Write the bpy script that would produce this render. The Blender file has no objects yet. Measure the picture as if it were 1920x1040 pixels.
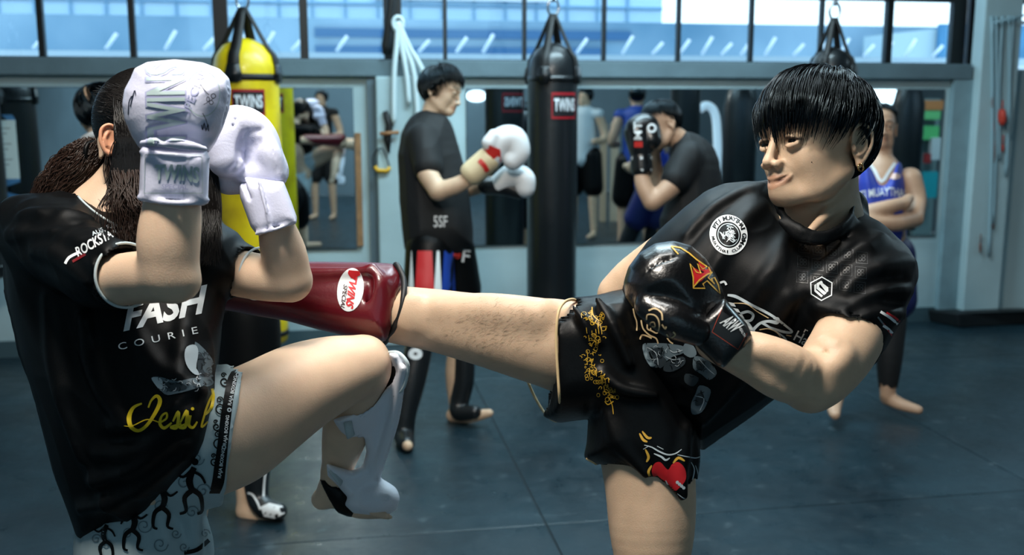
import bpy, bmesh, math, random
import numpy as np
from mathutils import Vector, Matrix
from mathutils.bvhtree import BVHTree
random.seed(7); rng = np.random.default_rng(7)
SC = bpy.context.scene
COL = SC.collection
# ------------------------------------------------------------------ camera
FPX = 1900.0; EYE = 1.5
PITCH, ROLL, YAW = [math.radians(v) for v in (9.66, 0.04, 9.9)]
cy_, sy_, cp_, sp_ = math.cos(YAW), math.sin(YAW), math.cos(PITCH), math.sin(PITCH)
CF = np.array([sy_*cp_, cy_*cp_, -sp_]); CR = np.array([cy_, -sy_, 0.0]); CU = np.cross(CR, CF)
CO = np.array([0, 0, EYE])
cam = bpy.data.cameras.new('camera'); camo = bpy.data.objects.new('camera', cam); COL.objects.link(camo)
cam.sensor_width = 36.0; cam.lens = 36.0*FPX/1920.0; cam.clip_start = 0.05; cam.clip_end = 200
M = Matrix.Identity(4)
for i in range(3):
    M[i][0], M[i][1], M[i][2], M[i][3] = CR[i], CU[i], -CF[i], CO[i]
camo.matrix_world = M
cam.dof.use_dof = True; cam.dof.focus_distance = 1.72; cam.dof.aperture_fstop = 4.0
SC.camera = camo
# ------------------------------------------------------------------ world and exposure
wd = bpy.data.worlds.new('sky'); SC.world = wd; wd.use_nodes = True
wn = wd.node_tree; bg = wn.nodes['Background']
tc = wn.nodes.new('ShaderNodeTexCoord'); sx = wn.nodes.new('ShaderNodeSeparateXYZ'); rp = wn.nodes.new('ShaderNodeValToRGB')
wn.links.new(tc.outputs['Generated'], sx.inputs[0])
wn.links.new(sx.outputs['Z'], rp.inputs[0]); wn.links.new(rp.outputs[0], bg.inputs[0])
rp.color_ramp.elements[0].position = 0.0; rp.color_ramp.elements[0].color = (0.72, 0.89, 1.0, 1)
rp.color_ramp.elements[1].position = 0.6; rp.color_ramp.elements[1].color = (0.55, 0.78, 1.0, 1)
bg.inputs[1].default_value = 2.8
vs = SC.view_settings
vs.view_transform = 'Standard'; vs.look = 'None'; vs.gamma = 1; vs.use_curve_mapping = False; vs.exposure = 0.0
SC.cycles.use_denoising = True; SC.cycles.max_bounces = 7; SC.cycles.sample_clamp_indirect = 6.0
# ------------------------------------------------------------------ ceiling lights of the gym, and added fills
def area(name, loc, target, size, sizey, power, color, spread=180):
    l = bpy.data.lights.new(name, 'AREA'); l.shape = 'RECTANGLE'; l.size = size; l.size_y = sizey; l.energy = power; l.color = color
    l.spread = math.radians(spread)
    o = bpy.data.objects.new(name, l); COL.objects.link(o); o.location = loc
    o.rotation_euler = (Vector(target)-Vector(loc)).to_track_quat('-Z', 'Y').to_euler()
    return o
WARM = (1.0, 0.93, 0.83); COOL = (0.62, 0.88, 1.0); TEAL = (0.45, 0.82, 1.0)
area('ceiling_key_light', (-0.45, 1.02, 3.2), (0.3, 1.7, 1.2), 0.5, 0.4, 68, WARM)
area('ceiling_mid_light', (0.35, 1.75, 3.45), (0.35, 1.75, 0.0), 1.3, 0.35, 42, (0.95, 0.95, 0.92))
area('ceiling_rear_light', (1.1, 3.3, 3.4), (0.55, 1.8, 1.2), 1.6, 0.5, 50, (0.72, 0.92, 1.0))
area('ceiling_wall_light', (1.5, 4.7, 3.35), (1.4, 6.4, 0.9), 1.8, 0.5, 84, COOL)
area('wall_strip_light', (1.2, 5.9, 3.4), (1.2, 5.9, 0), 2.4, 0.25, 34, COOL)
area('far_wall_fill', (1.2, -2.2, 3.3), (1.2, -4.0, 0.8), 6.0, 1.0, 270, (0.75, 0.92, 1.0))  # added fill, brightens the far wall that the mirrors show
area('ceiling_hall_light', (0.5, 4.1, 3.4), (0.4, 4.6, 0.0), 1.8, 0.6, 34, COOL)
area('mural_fill', (6.2, 4.6, 3.3), (6.5, 2.6, 1.2), 0.8, 0.5, 70, COOL)  # added fill so the mural board is lit in the mirror
area('ambient_fill', (0.2, -3.0, 2.9), (0.5, 3.0, 0.6), 4.5, 1.4, 9, TEAL)  # added teal fill for the whole room, no fixture
# ------------------------------------------------------------------ projection helpers
def ray(x, y): return CF + CR*((x-960)/FPX) - CU*((y-520)/FPX)
def P(x, y, d): return CO + ray(x, y)*d
def G(x, y, z=0.0): r = ray(x, y); return CO + r*((z-EYE)/r[2])
def atY(x, y, Y): r = ray(x, y); return CO + r*(Y/r[1])
def proj(p):
    q = np.array(p)-CO; d = q@CF; return 960+FPX*(q@CR)/d, 520-FPX*(q@CU)/d, d
def c2w(c): c = np.asarray(c); return CO + c[..., 0:1]*CR + c[..., 1:2]*CU + c[..., 2:3]*CF
def px(x, y, d): return np.array([(x-960)*d/FPX, -(y-520)*d/FPX, d])
# ------------------------------------------------------------------ materials
def lin(c): return tuple(((v/255)/12.92 if v/255 <= .04045 else ((v/255+.055)/1.055)**2.4) for v in c)
MATS = {}
def mat(name, rgb, rough=0.6, metal=0.0, noise=0.0, nscale=8.0, bump=0.0, bscale=60.0, rgb2=None, sheen=0.0, coat=0.0,
        spec=0.5, sss=0.0, emit=None, emit_s=0.0, vcol=False, rvar=0.0, ndetail=4.0, thresh=None):
    if name in MATS: return MATS[name]
    m = bpy.data.materials.new(name); m.use_nodes = True; nt = m.node_tree; b = nt.nodes['Principled BSDF']
    c = lin(rgb); b.inputs['Base Color'].default_value = (*c, 1); b.inputs['Roughness'].default_value = rough
    b.inputs['Metallic'].default_value = metal; b.inputs['Specular IOR Level'].default_value = spec
    if sheen: b.inputs['Sheen Weight'].default_value = sheen
    if coat: b.inputs['Coat Weight'].default_value = coat; b.inputs['Coat Roughness'].default_value = 0.15
    if sss:
        b.inputs['Subsurface Weight'].default_value = sss; b.inputs['Subsurface Radius'].default_value = (1, .35, .2); b.inputs['Subsurface Scale'].default_value = 0.01
    if emit: b.inputs['Emission Color'].default_value = (*lin(emit), 1); b.inputs['Emission Strength'].default_value = emit_s
    t = nt.nodes.new('ShaderNodeTexCoord')
    colsock = None
    if noise or rgb2:
        n = nt.nodes.new('ShaderNodeTexNoise'); n.inputs['Scale'].default_value = nscale; n.inputs['Detail'].default_value = ndetail
        nt.links.new(t.outputs['Object'], n.inputs['Vector'])
        r = nt.nodes.new('ShaderNodeValToRGB'); nt.links.new(n.outputs['Fac'], r.inputs[0])
        lo = thresh[0] if thresh else 0.35; hi = thresh[1] if thresh else 0.65
        r.color_ramp.elements[0].position = lo; r.color_ramp.elements[1].position = hi
        if rgb2: a, d = c, lin(rgb2)
        else: a = tuple(v*(1-noise) for v in c); d = tuple(min(1, v*(1+noise)) for v in c)
        r.color_ramp.elements[0].color = (*a, 1); r.color_ramp.elements[1].color = (*d, 1)
        colsock = r.outputs[0]
        if rvar:
            mr = nt.nodes.new('ShaderNodeMapRange'); nt.links.new(n.outputs['Fac'], mr.inputs[0])
            mr.inputs[1].default_value = 0.3; mr.inputs[2].default_value = 0.7
            mr.inputs[3].default_value = max(0.03, rough-rvar); mr.inputs[4].default_value = min(1, rough+rvar)
            nt.links.new(mr.outputs[0], b.inputs['Roughness'])
    if vcol:
        at = nt.nodes.new('ShaderNodeAttribute'); at.attribute_name = 'Col'
        if colsock is None: colsock = at.outputs['Color']
        else:
            mx = nt.nodes.new('ShaderNodeMix'); mx.data_type = 'RGBA'; mx.blend_type = 'MULTIPLY'; mx.inputs[0].default_value = 1
            nt.links.new(colsock, mx.inputs[6]); nt.links.new(at.outputs['Color'], mx.inputs[7]); colsock = mx.outputs[2]
    if colsock is not None: nt.links.new(colsock, b.inputs['Base Color'])
    if bump:
        n2 = nt.nodes.new('ShaderNodeTexNoise'); n2.inputs['Scale'].default_value = bscale; n2.inputs['Detail'].default_value = 3
        nt.links.new(t.outputs['Object'], n2.inputs['Vector'])
        bp = nt.nodes.new('ShaderNodeBump'); bp.inputs['Strength'].default_value = bump; bp.inputs['Distance'].default_value = 0.01
        nt.links.new(n2.outputs['Fac'], bp.inputs['Height']); nt.links.new(bp.outputs[0], b.inputs['Normal'])
    MATS[name] = m; return m
# ------------------------------------------------------------------ mesh helpers
def link(name, me, m=None, parent=None, smooth=True):
    o = bpy.data.objects.new(name, me); COL.objects.link(o)
    if m is not None and not me.materials:
        for q in (m if isinstance(m, (list, tuple)) else [m]): me.materials.append(q)
    if smooth and len(me.polygons): me.polygons.foreach_set('use_smooth', [True]*len(me.polygons))
    if parent is not None:
        o.parent = parent
        if parent.type in ('MESH', 'EMPTY'): o.matrix_parent_inverse = Matrix.Translation(parent_origin(parent)).inverted()
    return o
def parent_origin(p):
    v = Vector(p.location); q = p.parent
    return v
def tag(o, label=None, cat=None, group=None, kind=None):
    if label: o['label'] = label
    if cat: o['category'] = cat
    if group: o['group'] = group
    if kind: o['kind'] = kind
    return o
def thing(name, label, cat, loc=(0, 0, 0), group=None):
    o = bpy.data.objects.new(name, None); COL.objects.link(o); o.location = loc; o.empty_display_size = .1
    return tag(o, label, cat, group)
def fix(o):                       # child of an empty or mesh at a location: keep the world coordinates of its mesh
    return o
class MB:
    def __init__(s): s.v = []; s.f = []; s.mi = []
    def add(s, v, f, mi=0):
        n = len(s.v); s.v += [tuple(map(float, p)) for p in v]; s.f += [tuple(n+i for i in q) for q in f]; s.mi += [mi]*len(f)
    def box(s, lo, hi, mi=0, R=None, c=None):
        x0, y0, z0 = lo; x1, y1, z1 = hi
        v = [(x0,y0,z0),(x1,y0,z0),(x1,y1,z0),(x0,y1,z0),(x0,y0,z1),(x1,y0,z1),(x1,y1,z1),(x0,y1,z1)]
        if R is not None: v = [tuple(R @ Vector(p) + Vector(c)) for p in v]
        s.add(v, [(0,3,2,1),(4,5,6,7),(0,1,5,4),(1,2,6,5),(2,3,7,6),(3,0,4,7)], mi)
    def tube(s, pts, r, n=10, mi=0, closed=False, flat=None, caps=True):
        pts = [np.array(p, float) for p in pts]; N = len(pts)
        rr = r if hasattr(r, '__len__') else [r]*N
        v = []; up = np.array([0.0, 0, 1]); prev = None
        for i, p in enumerate(pts):
            if closed: t = pts[(i+1) % N]-pts[i-1]
            else: t = pts[min(i+1, N-1)]-pts[max(i-1, 0)]
            t = t/(np.linalg.norm(t)+1e-9)
            if prev is None:
                a = np.cross(t, up)
                if np.linalg.norm(a) < .2: a = np.cross(t, (1, 0, 0))
            else: a = prev - t*(prev@t)
            a /= np.linalg.norm(a)+1e-9; prev = a; b = np.cross(t, a)
            fl = flat if flat else 1.0
            for k in range(n):
                an = 2*math.pi*k/n; v.append(p+rr[i]*(math.cos(an)*a+math.sin(an)*b*fl))
        f = []
        for i in range(N if closed else N-1):
            j = (i+1) % N
            for k in range(n): l = (k+1) % n; f.append((i*n+k, i*n+l, j*n+l, j*n+k))
        if not closed and caps: f += [tuple(range(n))[::-1], tuple((N-1)*n+k for k in range(n))]
        s.add(v, f, mi)
    def lathe(s, c, prof, n=40, mi=0, sx=1.0, sy=1.0):
        v = []; f = []
        for z, r in prof:
            for k in range(n): a = 2*math.pi*k/n; v.append((c[0]+r*sx*math.cos(a), c[1]+r*sy*math.sin(a), c[2]+z))
        m = len(prof)
        for i in range(m-1):
            for k in range(n): l = (k+1) % n; f.append((i*n+k, i*n+l, (i+1)*n+l, (i+1)*n+k))
        f += [tuple(range(n))[::-1], tuple((m-1)*n+k for k in range(n))]
        s.add(v, f, mi)
    def mesh(s, name, bevel=0):
        me = bpy.data.meshes.new(name); me.from_pydata(s.v, [], s.f)
        me.polygons.foreach_set('material_index', s.mi)
        me.validate(); me.update(); return me
    def obj(s, name, m, parent=None, smooth=False, bevel=0):
        me = s.mesh(name); o = link(name, me, m, parent, smooth)
        if bevel:
            bv = o.modifiers.new('bevel', 'BEVEL'); bv.width = bevel; bv.segments = 2; bv.limit_method = 'ANGLE'; bv.angle_limit = math.radians(40)
        return o
def struct(name, mb, m, smooth=False, bevel=0): return tag(mb.obj(name, m, None, smooth, bevel), kind='structure')
def boxo(name, lo, hi, m, parent=None, bevel=0): b = MB(); b.box(lo, hi); return b.obj(name, m, parent, False, bevel)
# ================================================================== implicit-surface modeller (camera-aligned metres: right, up, forward)
def w2c(p): q = np.asarray(p, float)-CO; return np.stack([q@CR, q@CU, q@CF], -1)
def axis(*segs):                    # (lo, hi, step) ...
    out = [segs[0][0]]
    for lo, hi, st in segs:
        n = max(1, int(round((hi-out[-1])/st))); out += list(np.linspace(out[-1], hi, n+1)[1:])
    return np.array(out, np.float32)
def crom(pts, n=8, closed=False):
    p = np.array(pts, float); N = len(p); out = []
    rng_ = range(N) if closed else range(N-1)
    for i in rng_:
        if closed: a, b, c, d = p[i-1], p[i], p[(i+1) % N], p[(i+2) % N]
        else: a, b, c, d = p[max(i-1, 0)], p[i], p[i+1], p[min(i+2, N-1)]
        for k in range(n):
            t = k/n; out.append(.5*((2*b)+(-a+c)*t+(2*a-5*b+4*c-d)*t*t+(-a+3*b-3*c+d)*t**3))
    if not closed: out.append(p[-1])
    return np.array(out)
def norm(v): v = np.asarray(v, float); return v/(np.linalg.norm(v)+1e-12)
def raster_poly(poly, step=2.0, marg=60):
    poly = np.asarray(poly, float); lo = poly.min(0)-marg; hi = poly.max(0)+marg
    gx = np.arange(lo[0], hi[0]+step, step); gy = np.arange(lo[1], hi[1]+step, step)
    X, Y = np.meshgrid(gx, gy, indexing='ij'); best = np.full(X.shape, 1e9); ins = np.zeros(X.shape, bool)
    a = poly; b = np.roll(poly, -1, 0)
    for (x0, y0), (x1, y1) in zip(a, b):
        ex, ey = x1-x0, y1-y0; L = ex*ex+ey*ey+1e-9
        t = np.clip(((X-x0)*ex+(Y-y0)*ey)/L, 0, 1); best = np.minimum(best, (X-x0-t*ex)**2+(Y-y0-t*ey)**2)
        c = ((y0 > Y) != (y1 > Y)) & (X < (x1-x0)*(Y-y0)/((y1-y0) if y1 != y0 else 1e-9)+x0); ins ^= c
    s = np.sqrt(best); s[ins] *= -1
    return gx[0], gy[0], step, s, X, Y
def bil(img, x0, y0, st, x, y):
    u = np.clip((x-x0)/st, 0, img.shape[0]-1.001); v = np.clip((y-y0)/st, 0, img.shape[1]-1.001)
    i = u.astype(np.int32); j = v.astype(np.int32); u = u-i; v = v-j
    return (img[i, j]*(1-u)*(1-v)+img[i+1, j]*u*(1-v)+img[i, j+1]*(1-u)*v+img[i+1, j+1]*u*v)
def depth_field(ctrl):
    c = np.array(ctrl, float)
    if len(c) == 1: return lambda X, Y: np.full(np.shape(X), c[0, 2])
    mu = c[:, :2].mean(0); cx_, cy__ = mu
    A = np.c_[np.ones(len(c)), (c[:, :2]-mu)/500.0]
    if len(c) <= 3:
        B = np.r_[A, [[0, .02, 0], [0, 0, .02]]]; w = np.linalg.lstsq(B, np.r_[c[:, 2], 0, 0], rcond=None)[0]; return lambda X, Y: w[0]+w[1]*(X-cx_)/500+w[2]*(Y-cy__)/500
    # thin-plate-like: linear + multiquadric
    D = np.sqrt(((c[:, None, :2]-c[None, :, :2])**2).sum(-1)/250000+.01)
    n = len(c); K_ = np.zeros((n+3, n+3)); K_[:n, :n] = D; K_[:n, n:] = A; K_[n:, :n] = A.T
    w = np.linalg.lstsq(K_, np.r_[c[:, 2], 0, 0, 0], rcond=None)[0]
    def g(X, Y):
        r = w[n]+w[n+1]*(X-cx_)/500+w[n+2]*(Y-cy__)/500
        for k in range(n): r = r+w[k]*np.sqrt(((X-c[k, 0])**2+(Y-c[k, 1])**2)/250000+.01)
        return r
    return g
class Vol:
    def __init__(s, ax, ay, az):
        s.x, s.y, s.z = [a.astype(np.float32) for a in (ax, ay, az)]
        s.D = np.full((len(ax), len(ay), len(az)), .25, np.float32)
    def _ap(s, lo, hi, fn, k, op, marg=.03):
        m = marg+k; sl = []
        for a, l, h in zip((s.x, s.y, s.z), lo, hi):
            i0 = np.searchsorted(a, l-m); i1 = np.searchsorted(a, h+m)
            if i1-i0 < 1: return
            sl.append(slice(i0, i1))
        X = s.x[sl[0]][:, None, None]; Y = s.y[sl[1]][None, :, None]; Z = s.z[sl[2]][None, None, :]
        b = fn(X, Y, Z).astype(np.float32); A = s.D[tuple(sl)]
        if b.shape != A.shape: b = np.broadcast_to(b, A.shape)
        if op == 'u':
            if k > 0: h = np.clip(.5+.5*(b-A)/k, 0, 1); r = b+(A-b)*h-k*h*(1-h); r = np.where(A-b > k, b, r) if False else np.minimum(r, np.minimum(A, b))
            else: r = np.minimum(A, b)
        elif op == 's':
            nb = -b
            if k > 0: h = np.clip(.5-.5*(nb-A)/k, 0, 1); r = A*h+nb*(1-h)+k*h*(1-h); h = None; 
            else: r = np.maximum(A, nb)
            r = np.maximum(r, np.maximum(A, nb))
        s.D[tuple(sl)] = r
    def cap(s, a, b, ra, rb=None, k=.01, op='u', flat=None):
        rb = ra if rb is None else rb; a = np.asarray(a, float); b = np.asarray(b, float); R = max(ra, rb)
        ab = b-a; L = ab@ab+1e-12
        if flat is None:
            def fn(X, Y, Z):
                dx, dy, dz = X-a[0], Y-a[1], Z-a[2]
                t = np.clip((dx*ab[0]+dy*ab[1]+dz*ab[2])/L, 0, 1)
                return np.sqrt((dx-t*ab[0])**2+(dy-t*ab[1])**2+(dz-t*ab[2])**2)-(ra+(rb-ra)*t)
        else:
            fd = norm(flat[0]); ff = flat[1]
            def fn(X, Y, Z):
                dx, dy, dz = X-a[0], Y-a[1], Z-a[2]
                t = np.clip((dx*ab[0]+dy*ab[1]+dz*ab[2])/L, 0, 1)
                ex, ey, ez = dx-t*ab[0], dy-t*ab[1], dz-t*ab[2]; w = ex*fd[0]+ey*fd[1]+ez*fd[2]
                e2 = ex*ex+ey*ey+ez*ez-w*w
                return (np.sqrt(e2+(w/ff)**2)-(ra+(rb-ra)*t))*min(1, ff)
            R = R*max(1, ff)
        s._ap(np.minimum(a, b)-R, np.maximum(a, b)+R, fn, k, op)
    def chain(s, pts, rad, k=.01, op='u', n=5, flat=None):
        q = crom(np.c_[np.array(pts, float), np.array(rad, float)], n) if len(pts) > 2 and n > 1 else np.c_[np.array(pts, float), np.array(rad, float)]
        # evaluate the whole chain as one (hard min inside) then blend
        R = q[:, 3].max()*(max(1, flat[1]) if flat else 1); lo = q[:, :3].min(0)-R; hi = q[:, :3].max(0)+R
        fd = norm(flat[0]) if flat else None; ff = flat[1] if flat else 1
        def fn(X, Y, Z):
            best = None
            for i in range(len(q)-1):
                a, b = q[i, :3], q[i+1, :3]; ab = b-a; L = ab@ab+1e-12
                dx, dy, dz = X-a[0], Y-a[1], Z-a[2]
                t = np.clip((dx*ab[0]+dy*ab[1]+dz*ab[2])/L, 0, 1)
                ex, ey, ez = dx-t*ab[0], dy-t*ab[1], dz-t*ab[2]
                if fd is not None:
                    w = ex*fd[0]+ey*fd[1]+ez*fd[2]; v = (np.sqrt(np.maximum(ex*ex+ey*ey+ez*ez-w*w, 0)+(w/ff)**2)-(q[i, 3]+(q[i+1, 3]-q[i, 3])*t))*min(1, ff)
                else: v = np.sqrt(ex*ex+ey*ey+ez*ez)-(q[i, 3]+(q[i+1, 3]-q[i, 3])*t)
                best = v if best is None else np.minimum(best, v)
            return best
        s._ap(lo, hi, fn, k, op)
    def ell(s, c, r, A=None, k=.01, op='u'):
        c = np.asarray(c, float); r = np.asarray(r, float); A = np.eye(3) if A is None else np.array([norm(v) for v in A])
        ext = np.sqrt(((A*r[:, None])**2).sum(0))
        def fn(X, Y, Z):
            dx, dy, dz = X-c[0], Y-c[1], Z-c[2]
            p = [(dx*A[i, 0]+dy*A[i, 1]+dz*A[i, 2]) for i in range(3)]
            k0 = np.sqrt(sum((p[i]/r[i])**2 for i in range(3))); k1 = np.sqrt(sum((p[i]/r[i]**2)**2 for i in range(3)))+1e-9
            return k0*(k0-1)/k1
        s._ap(c-ext, c+ext, fn, k, op)
    def box(s, c, h, rr=.005, A=None, k=.0, op='u'):
        c = np.asarray(c, float); h = np.asarray(h, float)-rr; A = np.eye(3) if A is None else np.array([norm(v) for v in A])
        ext = (np.abs(A)*(h+rr)[:, None]).sum(0)
        def fn(X, Y, Z):
            dx, dy, dz = X-c[0], Y-c[1], Z-c[2]
            q = [np.abs(dx*A[i, 0]+dy*A[i, 1]+dz*A[i, 2])-h[i] for i in range(3)]
            return np.sqrt(sum(np.maximum(v, 0)**2 for v in q))+np.minimum(np.maximum(np.maximum(q[0], q[1]), q[2]), 0)-rr
        s._ap(c-ext, c+ext, fn, k, op)
    def half(s, p, n, k=0):            # cut away everything on the +n side
        n = norm(n); p = np.asarray(p, float)
        X = s.x[:, None, None]; Y = s.y[None, :, None]; Z = s.z[None, None, :]
        d = ((X-p[0])*n[0]+(Y-p[1])*n[1]+(Z-p[2])*n[2]).astype(np.float32)
        s.D = np.maximum(s.D, d) if k == 0 else .5*(s.D+d+np.sqrt((s.D-d)**2+k*k))
    def infl(s, poly, ctrl, T, R=None, k=.01, op='u', Tb=None, smooth=0, step=2.0, grow=0.0, e=2):
        """solid whose outline is poly (pixels), centre depth from ctrl [(px,py,d)], half thickness T (towards viewer) / Tb"""
        poly = crom(poly, smooth, True) if smooth else np.array(poly, float)
        dm = np.mean([c[2] for c in ctrl]); R = R if R else T; Tb = Tb or T
        x0, y0, st, sd, PX, PY = raster_poly(poly, step, marg=max(40, .05*FPX/dm)); zf = depth_field(ctrl)(PX, PY)
        c = px(PX.ravel(), PY.ravel(), dm).T if False else None
        zlo, zhi = zf[sd < 0].min()-T, zf[sd < 0].max()+Tb
        xs = [(poly[:, 0].min()-960)*d/FPX for d in (zlo, zhi)]+[(poly[:, 0].max()-960)*d/FPX for d in (zlo, zhi)]
        ys = [-(poly[:, 1].min()-520)*d/FPX for d in (zlo, zhi)]+[-(poly[:, 1].max()-520)*d/FPX for d in (zlo, zhi)]
        def fn(X, Y, Z):
            u = 960+X*FPX/Z; v = 520-Y*FPX/Z; u, v, Zb = np.broadcast_arrays(u, v, Z)
            sm = bil(sd, x0, y0, st, u, v)*Zb/FPX-grow; z0 = bil(zf, x0, y0, st, u, v)
            w = (Zb-z0); w = np.where(w < 0, w/T, w/Tb); q = np.maximum(sm+R, 0)/R
            return ((np.sqrt(q*q+w*w) if e == 2 else (q**e+np.abs(w)**e)**(1/e))-1)*min(R, T, Tb)
        s._ap((min(xs), min(ys), zlo), (max(xs), max(ys), zhi), fn, k, op)
    def surf(s, x, y):                 # depth of the first surface seen through picture point (x, y)
        zz = np.arange(s.z[0], s.z[-1], .0015); X = (x-960)*zz/FPX; Y = -(y-520)*zz/FPX
        i = np.clip(np.searchsorted(s.x, X), 0, len(s.x)-1); j = np.clip(np.searchsorted(s.y, Y), 0, len(s.y)-1); k = np.clip(np.searchsorted(s.z, zz), 0, len(s.z)-1)
        ok = (X > s.x[0]) & (X < s.x[-1]) & (Y > s.y[0]) & (Y < s.y[-1]) & (s.D[i, j, k] < 0); w = np.argmax(ok)
        return float(zz[w]) if ok[w] else None
    def fold(s, pts, r, k=.02, op='u', inset=.4, n=5):
        p = crom(np.array(pts, float), n) if len(pts) > 2 else np.array(pts, float); N = len(p); out = []; rad = []
        for i, (x, y) in enumerate(p):
            z = s.surf(x, y)
            if z is None: continue
            t = i/max(1, N-1); rr_ = r*(.35+.65*math.sin(math.pi*t)); out.append(px(x, y, z+rr_*inset*(1 if op == 'u' else -1))); rad.append(rr_)
        if len(out) > 1: s.chain(out, rad, k, op, n=1)
    def offset(s, d): s.D -= d
    def mesh(s, name, color=None, smooth=2, noise=None):
        D = s.D; S = D < 0; nx, ny, nz = S.shape
        c = [S[:-1, :-1, :-1], S[1:, :-1, :-1], S[:-1, 1:, :-1], S[1:, 1:, :-1], S[:-1, :-1, 1:], S[1:, :-1, 1:], S[:-1, 1:, 1:], S[1:, 1:, 1:]]
        an = c[0].copy(); al = c[0].copy()
        for q in c[1:]: an |= q; al &= q
        act = np.argwhere(an & ~al).astype(np.int32); del an, al
        i, j, k = act.T; ids = (i.astype(np.int64)*(ny-1)+j)*(nz-1)+k
        acc = np.zeros((len(i), 3)); cnt = np.zeros(len(i)); ax = (s.x, s.y, s.z)
        cor = [(0,0,0),(1,0,0),(0,1,0),(1,1,0),(0,0,1),(1,0,1),(0,1,1),(1,1,1)]
        val = [D[i+a, j+b, k+c_] for a, b, c_ in cor]
        for a, b in ((0,1),(2,3),(4,5),(6,7),(0,2),(1,3),(4,6),(5,7),(0,4),(1,5),(2,6),(3,7)):
            va, vb = val[a], val[b]; m = (va < 0) != (vb < 0); t = np.where(m, va/(va-vb+1e-20), 0)
            pa = np.stack([ax[q][(i, j, k)[q]+cor[a][q]] for q in range(3)], 1); pb = np.stack([ax[q][(i, j, k)[q]+cor[b][q]] for q in range(3)], 1)
            acc += np.where(m[:, None], pa+(pb-pa)*t[:, None], 0); cnt += m
        V = acc/cnt[:, None]
        F = []
        def idx(a, b, c_): return np.searchsorted(ids, (a.astype(np.int64)*(ny-1)+b)*(nz-1)+c_)
        for axn in range(3):
            sl0 = [slice(1, -1)]*3; sl1 = [slice(1, -1)]*3; sl0[axn] = slice(0, -1); sl1[axn] = slice(1, None)
            A = S[tuple(sl0)]; B = S[tuple(sl1)]; e = np.argwhere(A != B); fl = A[tuple(e.T)]
            off = [1, 1, 1]; off[axn] = 0; e = e+off; a, b, c_ = e.T
            u = (axn+1) % 3; w = (axn+2) % 3
            def sh(du, dw):
                q = [a.copy(), b.copy(), c_.copy()]; q[u] -= du; q[w] -= dw; return idx(*q)
            quad = np.stack([sh(1, 1), sh(0, 1), sh(0, 0), sh(1, 0)], 1)
            quad[~fl] = quad[~fl][:, ::-1]; F.append(quad)
        F = np.concatenate(F)[:, ::-1]      # left-handed frame
        # laplacian smoothing
        E = np.concatenate([F[:, [0, 1]], F[:, [1, 2]], F[:, [2, 3]], F[:, [3, 0]]]); n = len(V)
        deg = np.bincount(E[:, 0], minlength=n)+np.bincount(E[:, 1], minlength=n); deg = np.maximum(deg, 1)
        for it in range(smooth):
            lam = .5
            Q = np.zeros_like(V)
            for q in range(3): Q[:, q] = np.bincount(E[:, 0], V[E[:, 1], q], n)+np.bincount(E[:, 1], V[E[:, 0], q], n)
            V = V+lam*(Q/deg[:, None]-V)
        W = c2w(V)
        me = bpy.data.meshes.new(name); me.vertices.add(n); me.vertices.foreach_set('co', W.astype(np.float32).ravel())
        me.loops.add(len(F)*4); me.loops.foreach_set('vertex_index', F.astype(np.int32).ravel())
        me.polygons.add(len(F)); me.polygons.foreach_set('loop_start', np.arange(0, len(F)*4, 4, dtype=np.int32)); 
        me.update(calc_edges=True)
        if noise is not None:
            N = np.empty(n*3, np.float32); me.vertices.foreach_get('normal', N); N = N.reshape(-1, 3).astype(float)
            W = W+N*noise(V, W)[:, None]; me.vertices.foreach_set('co', W.astype(np.float32).ravel()); me.update()
        if color is not None:
            cc = np.ones((n, 4), np.float32); cc[:, :3] = color(V); at = me.color_attributes.new('Col', 'FLOAT_COLOR', 'POINT'); at.data.foreach_set('color', cc.ravel())
        s.V = V
        return me
def vnoise(Pn, seed=0):
    Pn = np.asarray(Pn, float); i = np.floor(Pn).astype(np.int64); f = Pn-i; f = f*f*(3-2*f)
    def h(a, b, c): n = (a*73856093) ^ (b*19349663) ^ (c*83492791) ^ (seed*2654435761); n = (n ^ (n >> 13))*1274126177 & 0x7fffffff; return ((n ^ (n >> 16)) & 0xffff)/65535.0
    r = 0
    for a in (0, 1):
        for b in (0, 1):
            for c in (0, 1):
                w = (f[:, 0] if a else 1-f[:, 0])*(f[:, 1] if b else 1-f[:, 1])*(f[:, 2] if c else 1-f[:, 2]); r = r+w*h(i[:, 0]+a, i[:, 1]+b, i[:, 2]+c)
    return r
def creases(dirs, scale=9.0, amp=.004, seed=1, stretch=.28):
    """cloth creases: ridged noise drawn out along a direction"""
    d = norm(dirs)
    def fn(V, W):
        along = V@d; Q = V-np.outer(along, d)*(1-stretch); Q = Q*scale
        Q = Q+.6*np.stack([vnoise(Q*.6+k*17, seed+k) for k in range(3)], 1)
        r = (1-np.abs(2*vnoise(Q, seed)-1))**3; r2 = (1-np.abs(2*vnoise(Q*2.1+5, seed+9)-1))**3
        return amp*(r-.3)+amp*.4*(r2-.3)
    return fn
def put(name, me, m, parent=None, origin=None):
    """link a mesh given in world coordinates; a top-level one gets its origin moved to 'origin'"""
    o = bpy.data.objects.new(name, me); COL.objects.link(o)
    if m is not None:
        for q in (m if isinstance(m, (list, tuple)) else [m]): me.materials.append(q)
    if len(me.polygons): me.polygons.foreach_set('use_smooth', [True]*len(me.polygons))
    if origin is not None: me.transform(Matrix.Translation(-Vector(origin))); o.location = origin; o['org'] = [float(v) for v in origin]
    if parent is not None:
        o.parent = parent
        if parent.parent is None: o.matrix_parent_inverse = Matrix.Translation(parent.location).inverted()
    return o
def root_loc(p):
    while p.parent is not None: p = p.parent
    return p.location
link_old = link
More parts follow.
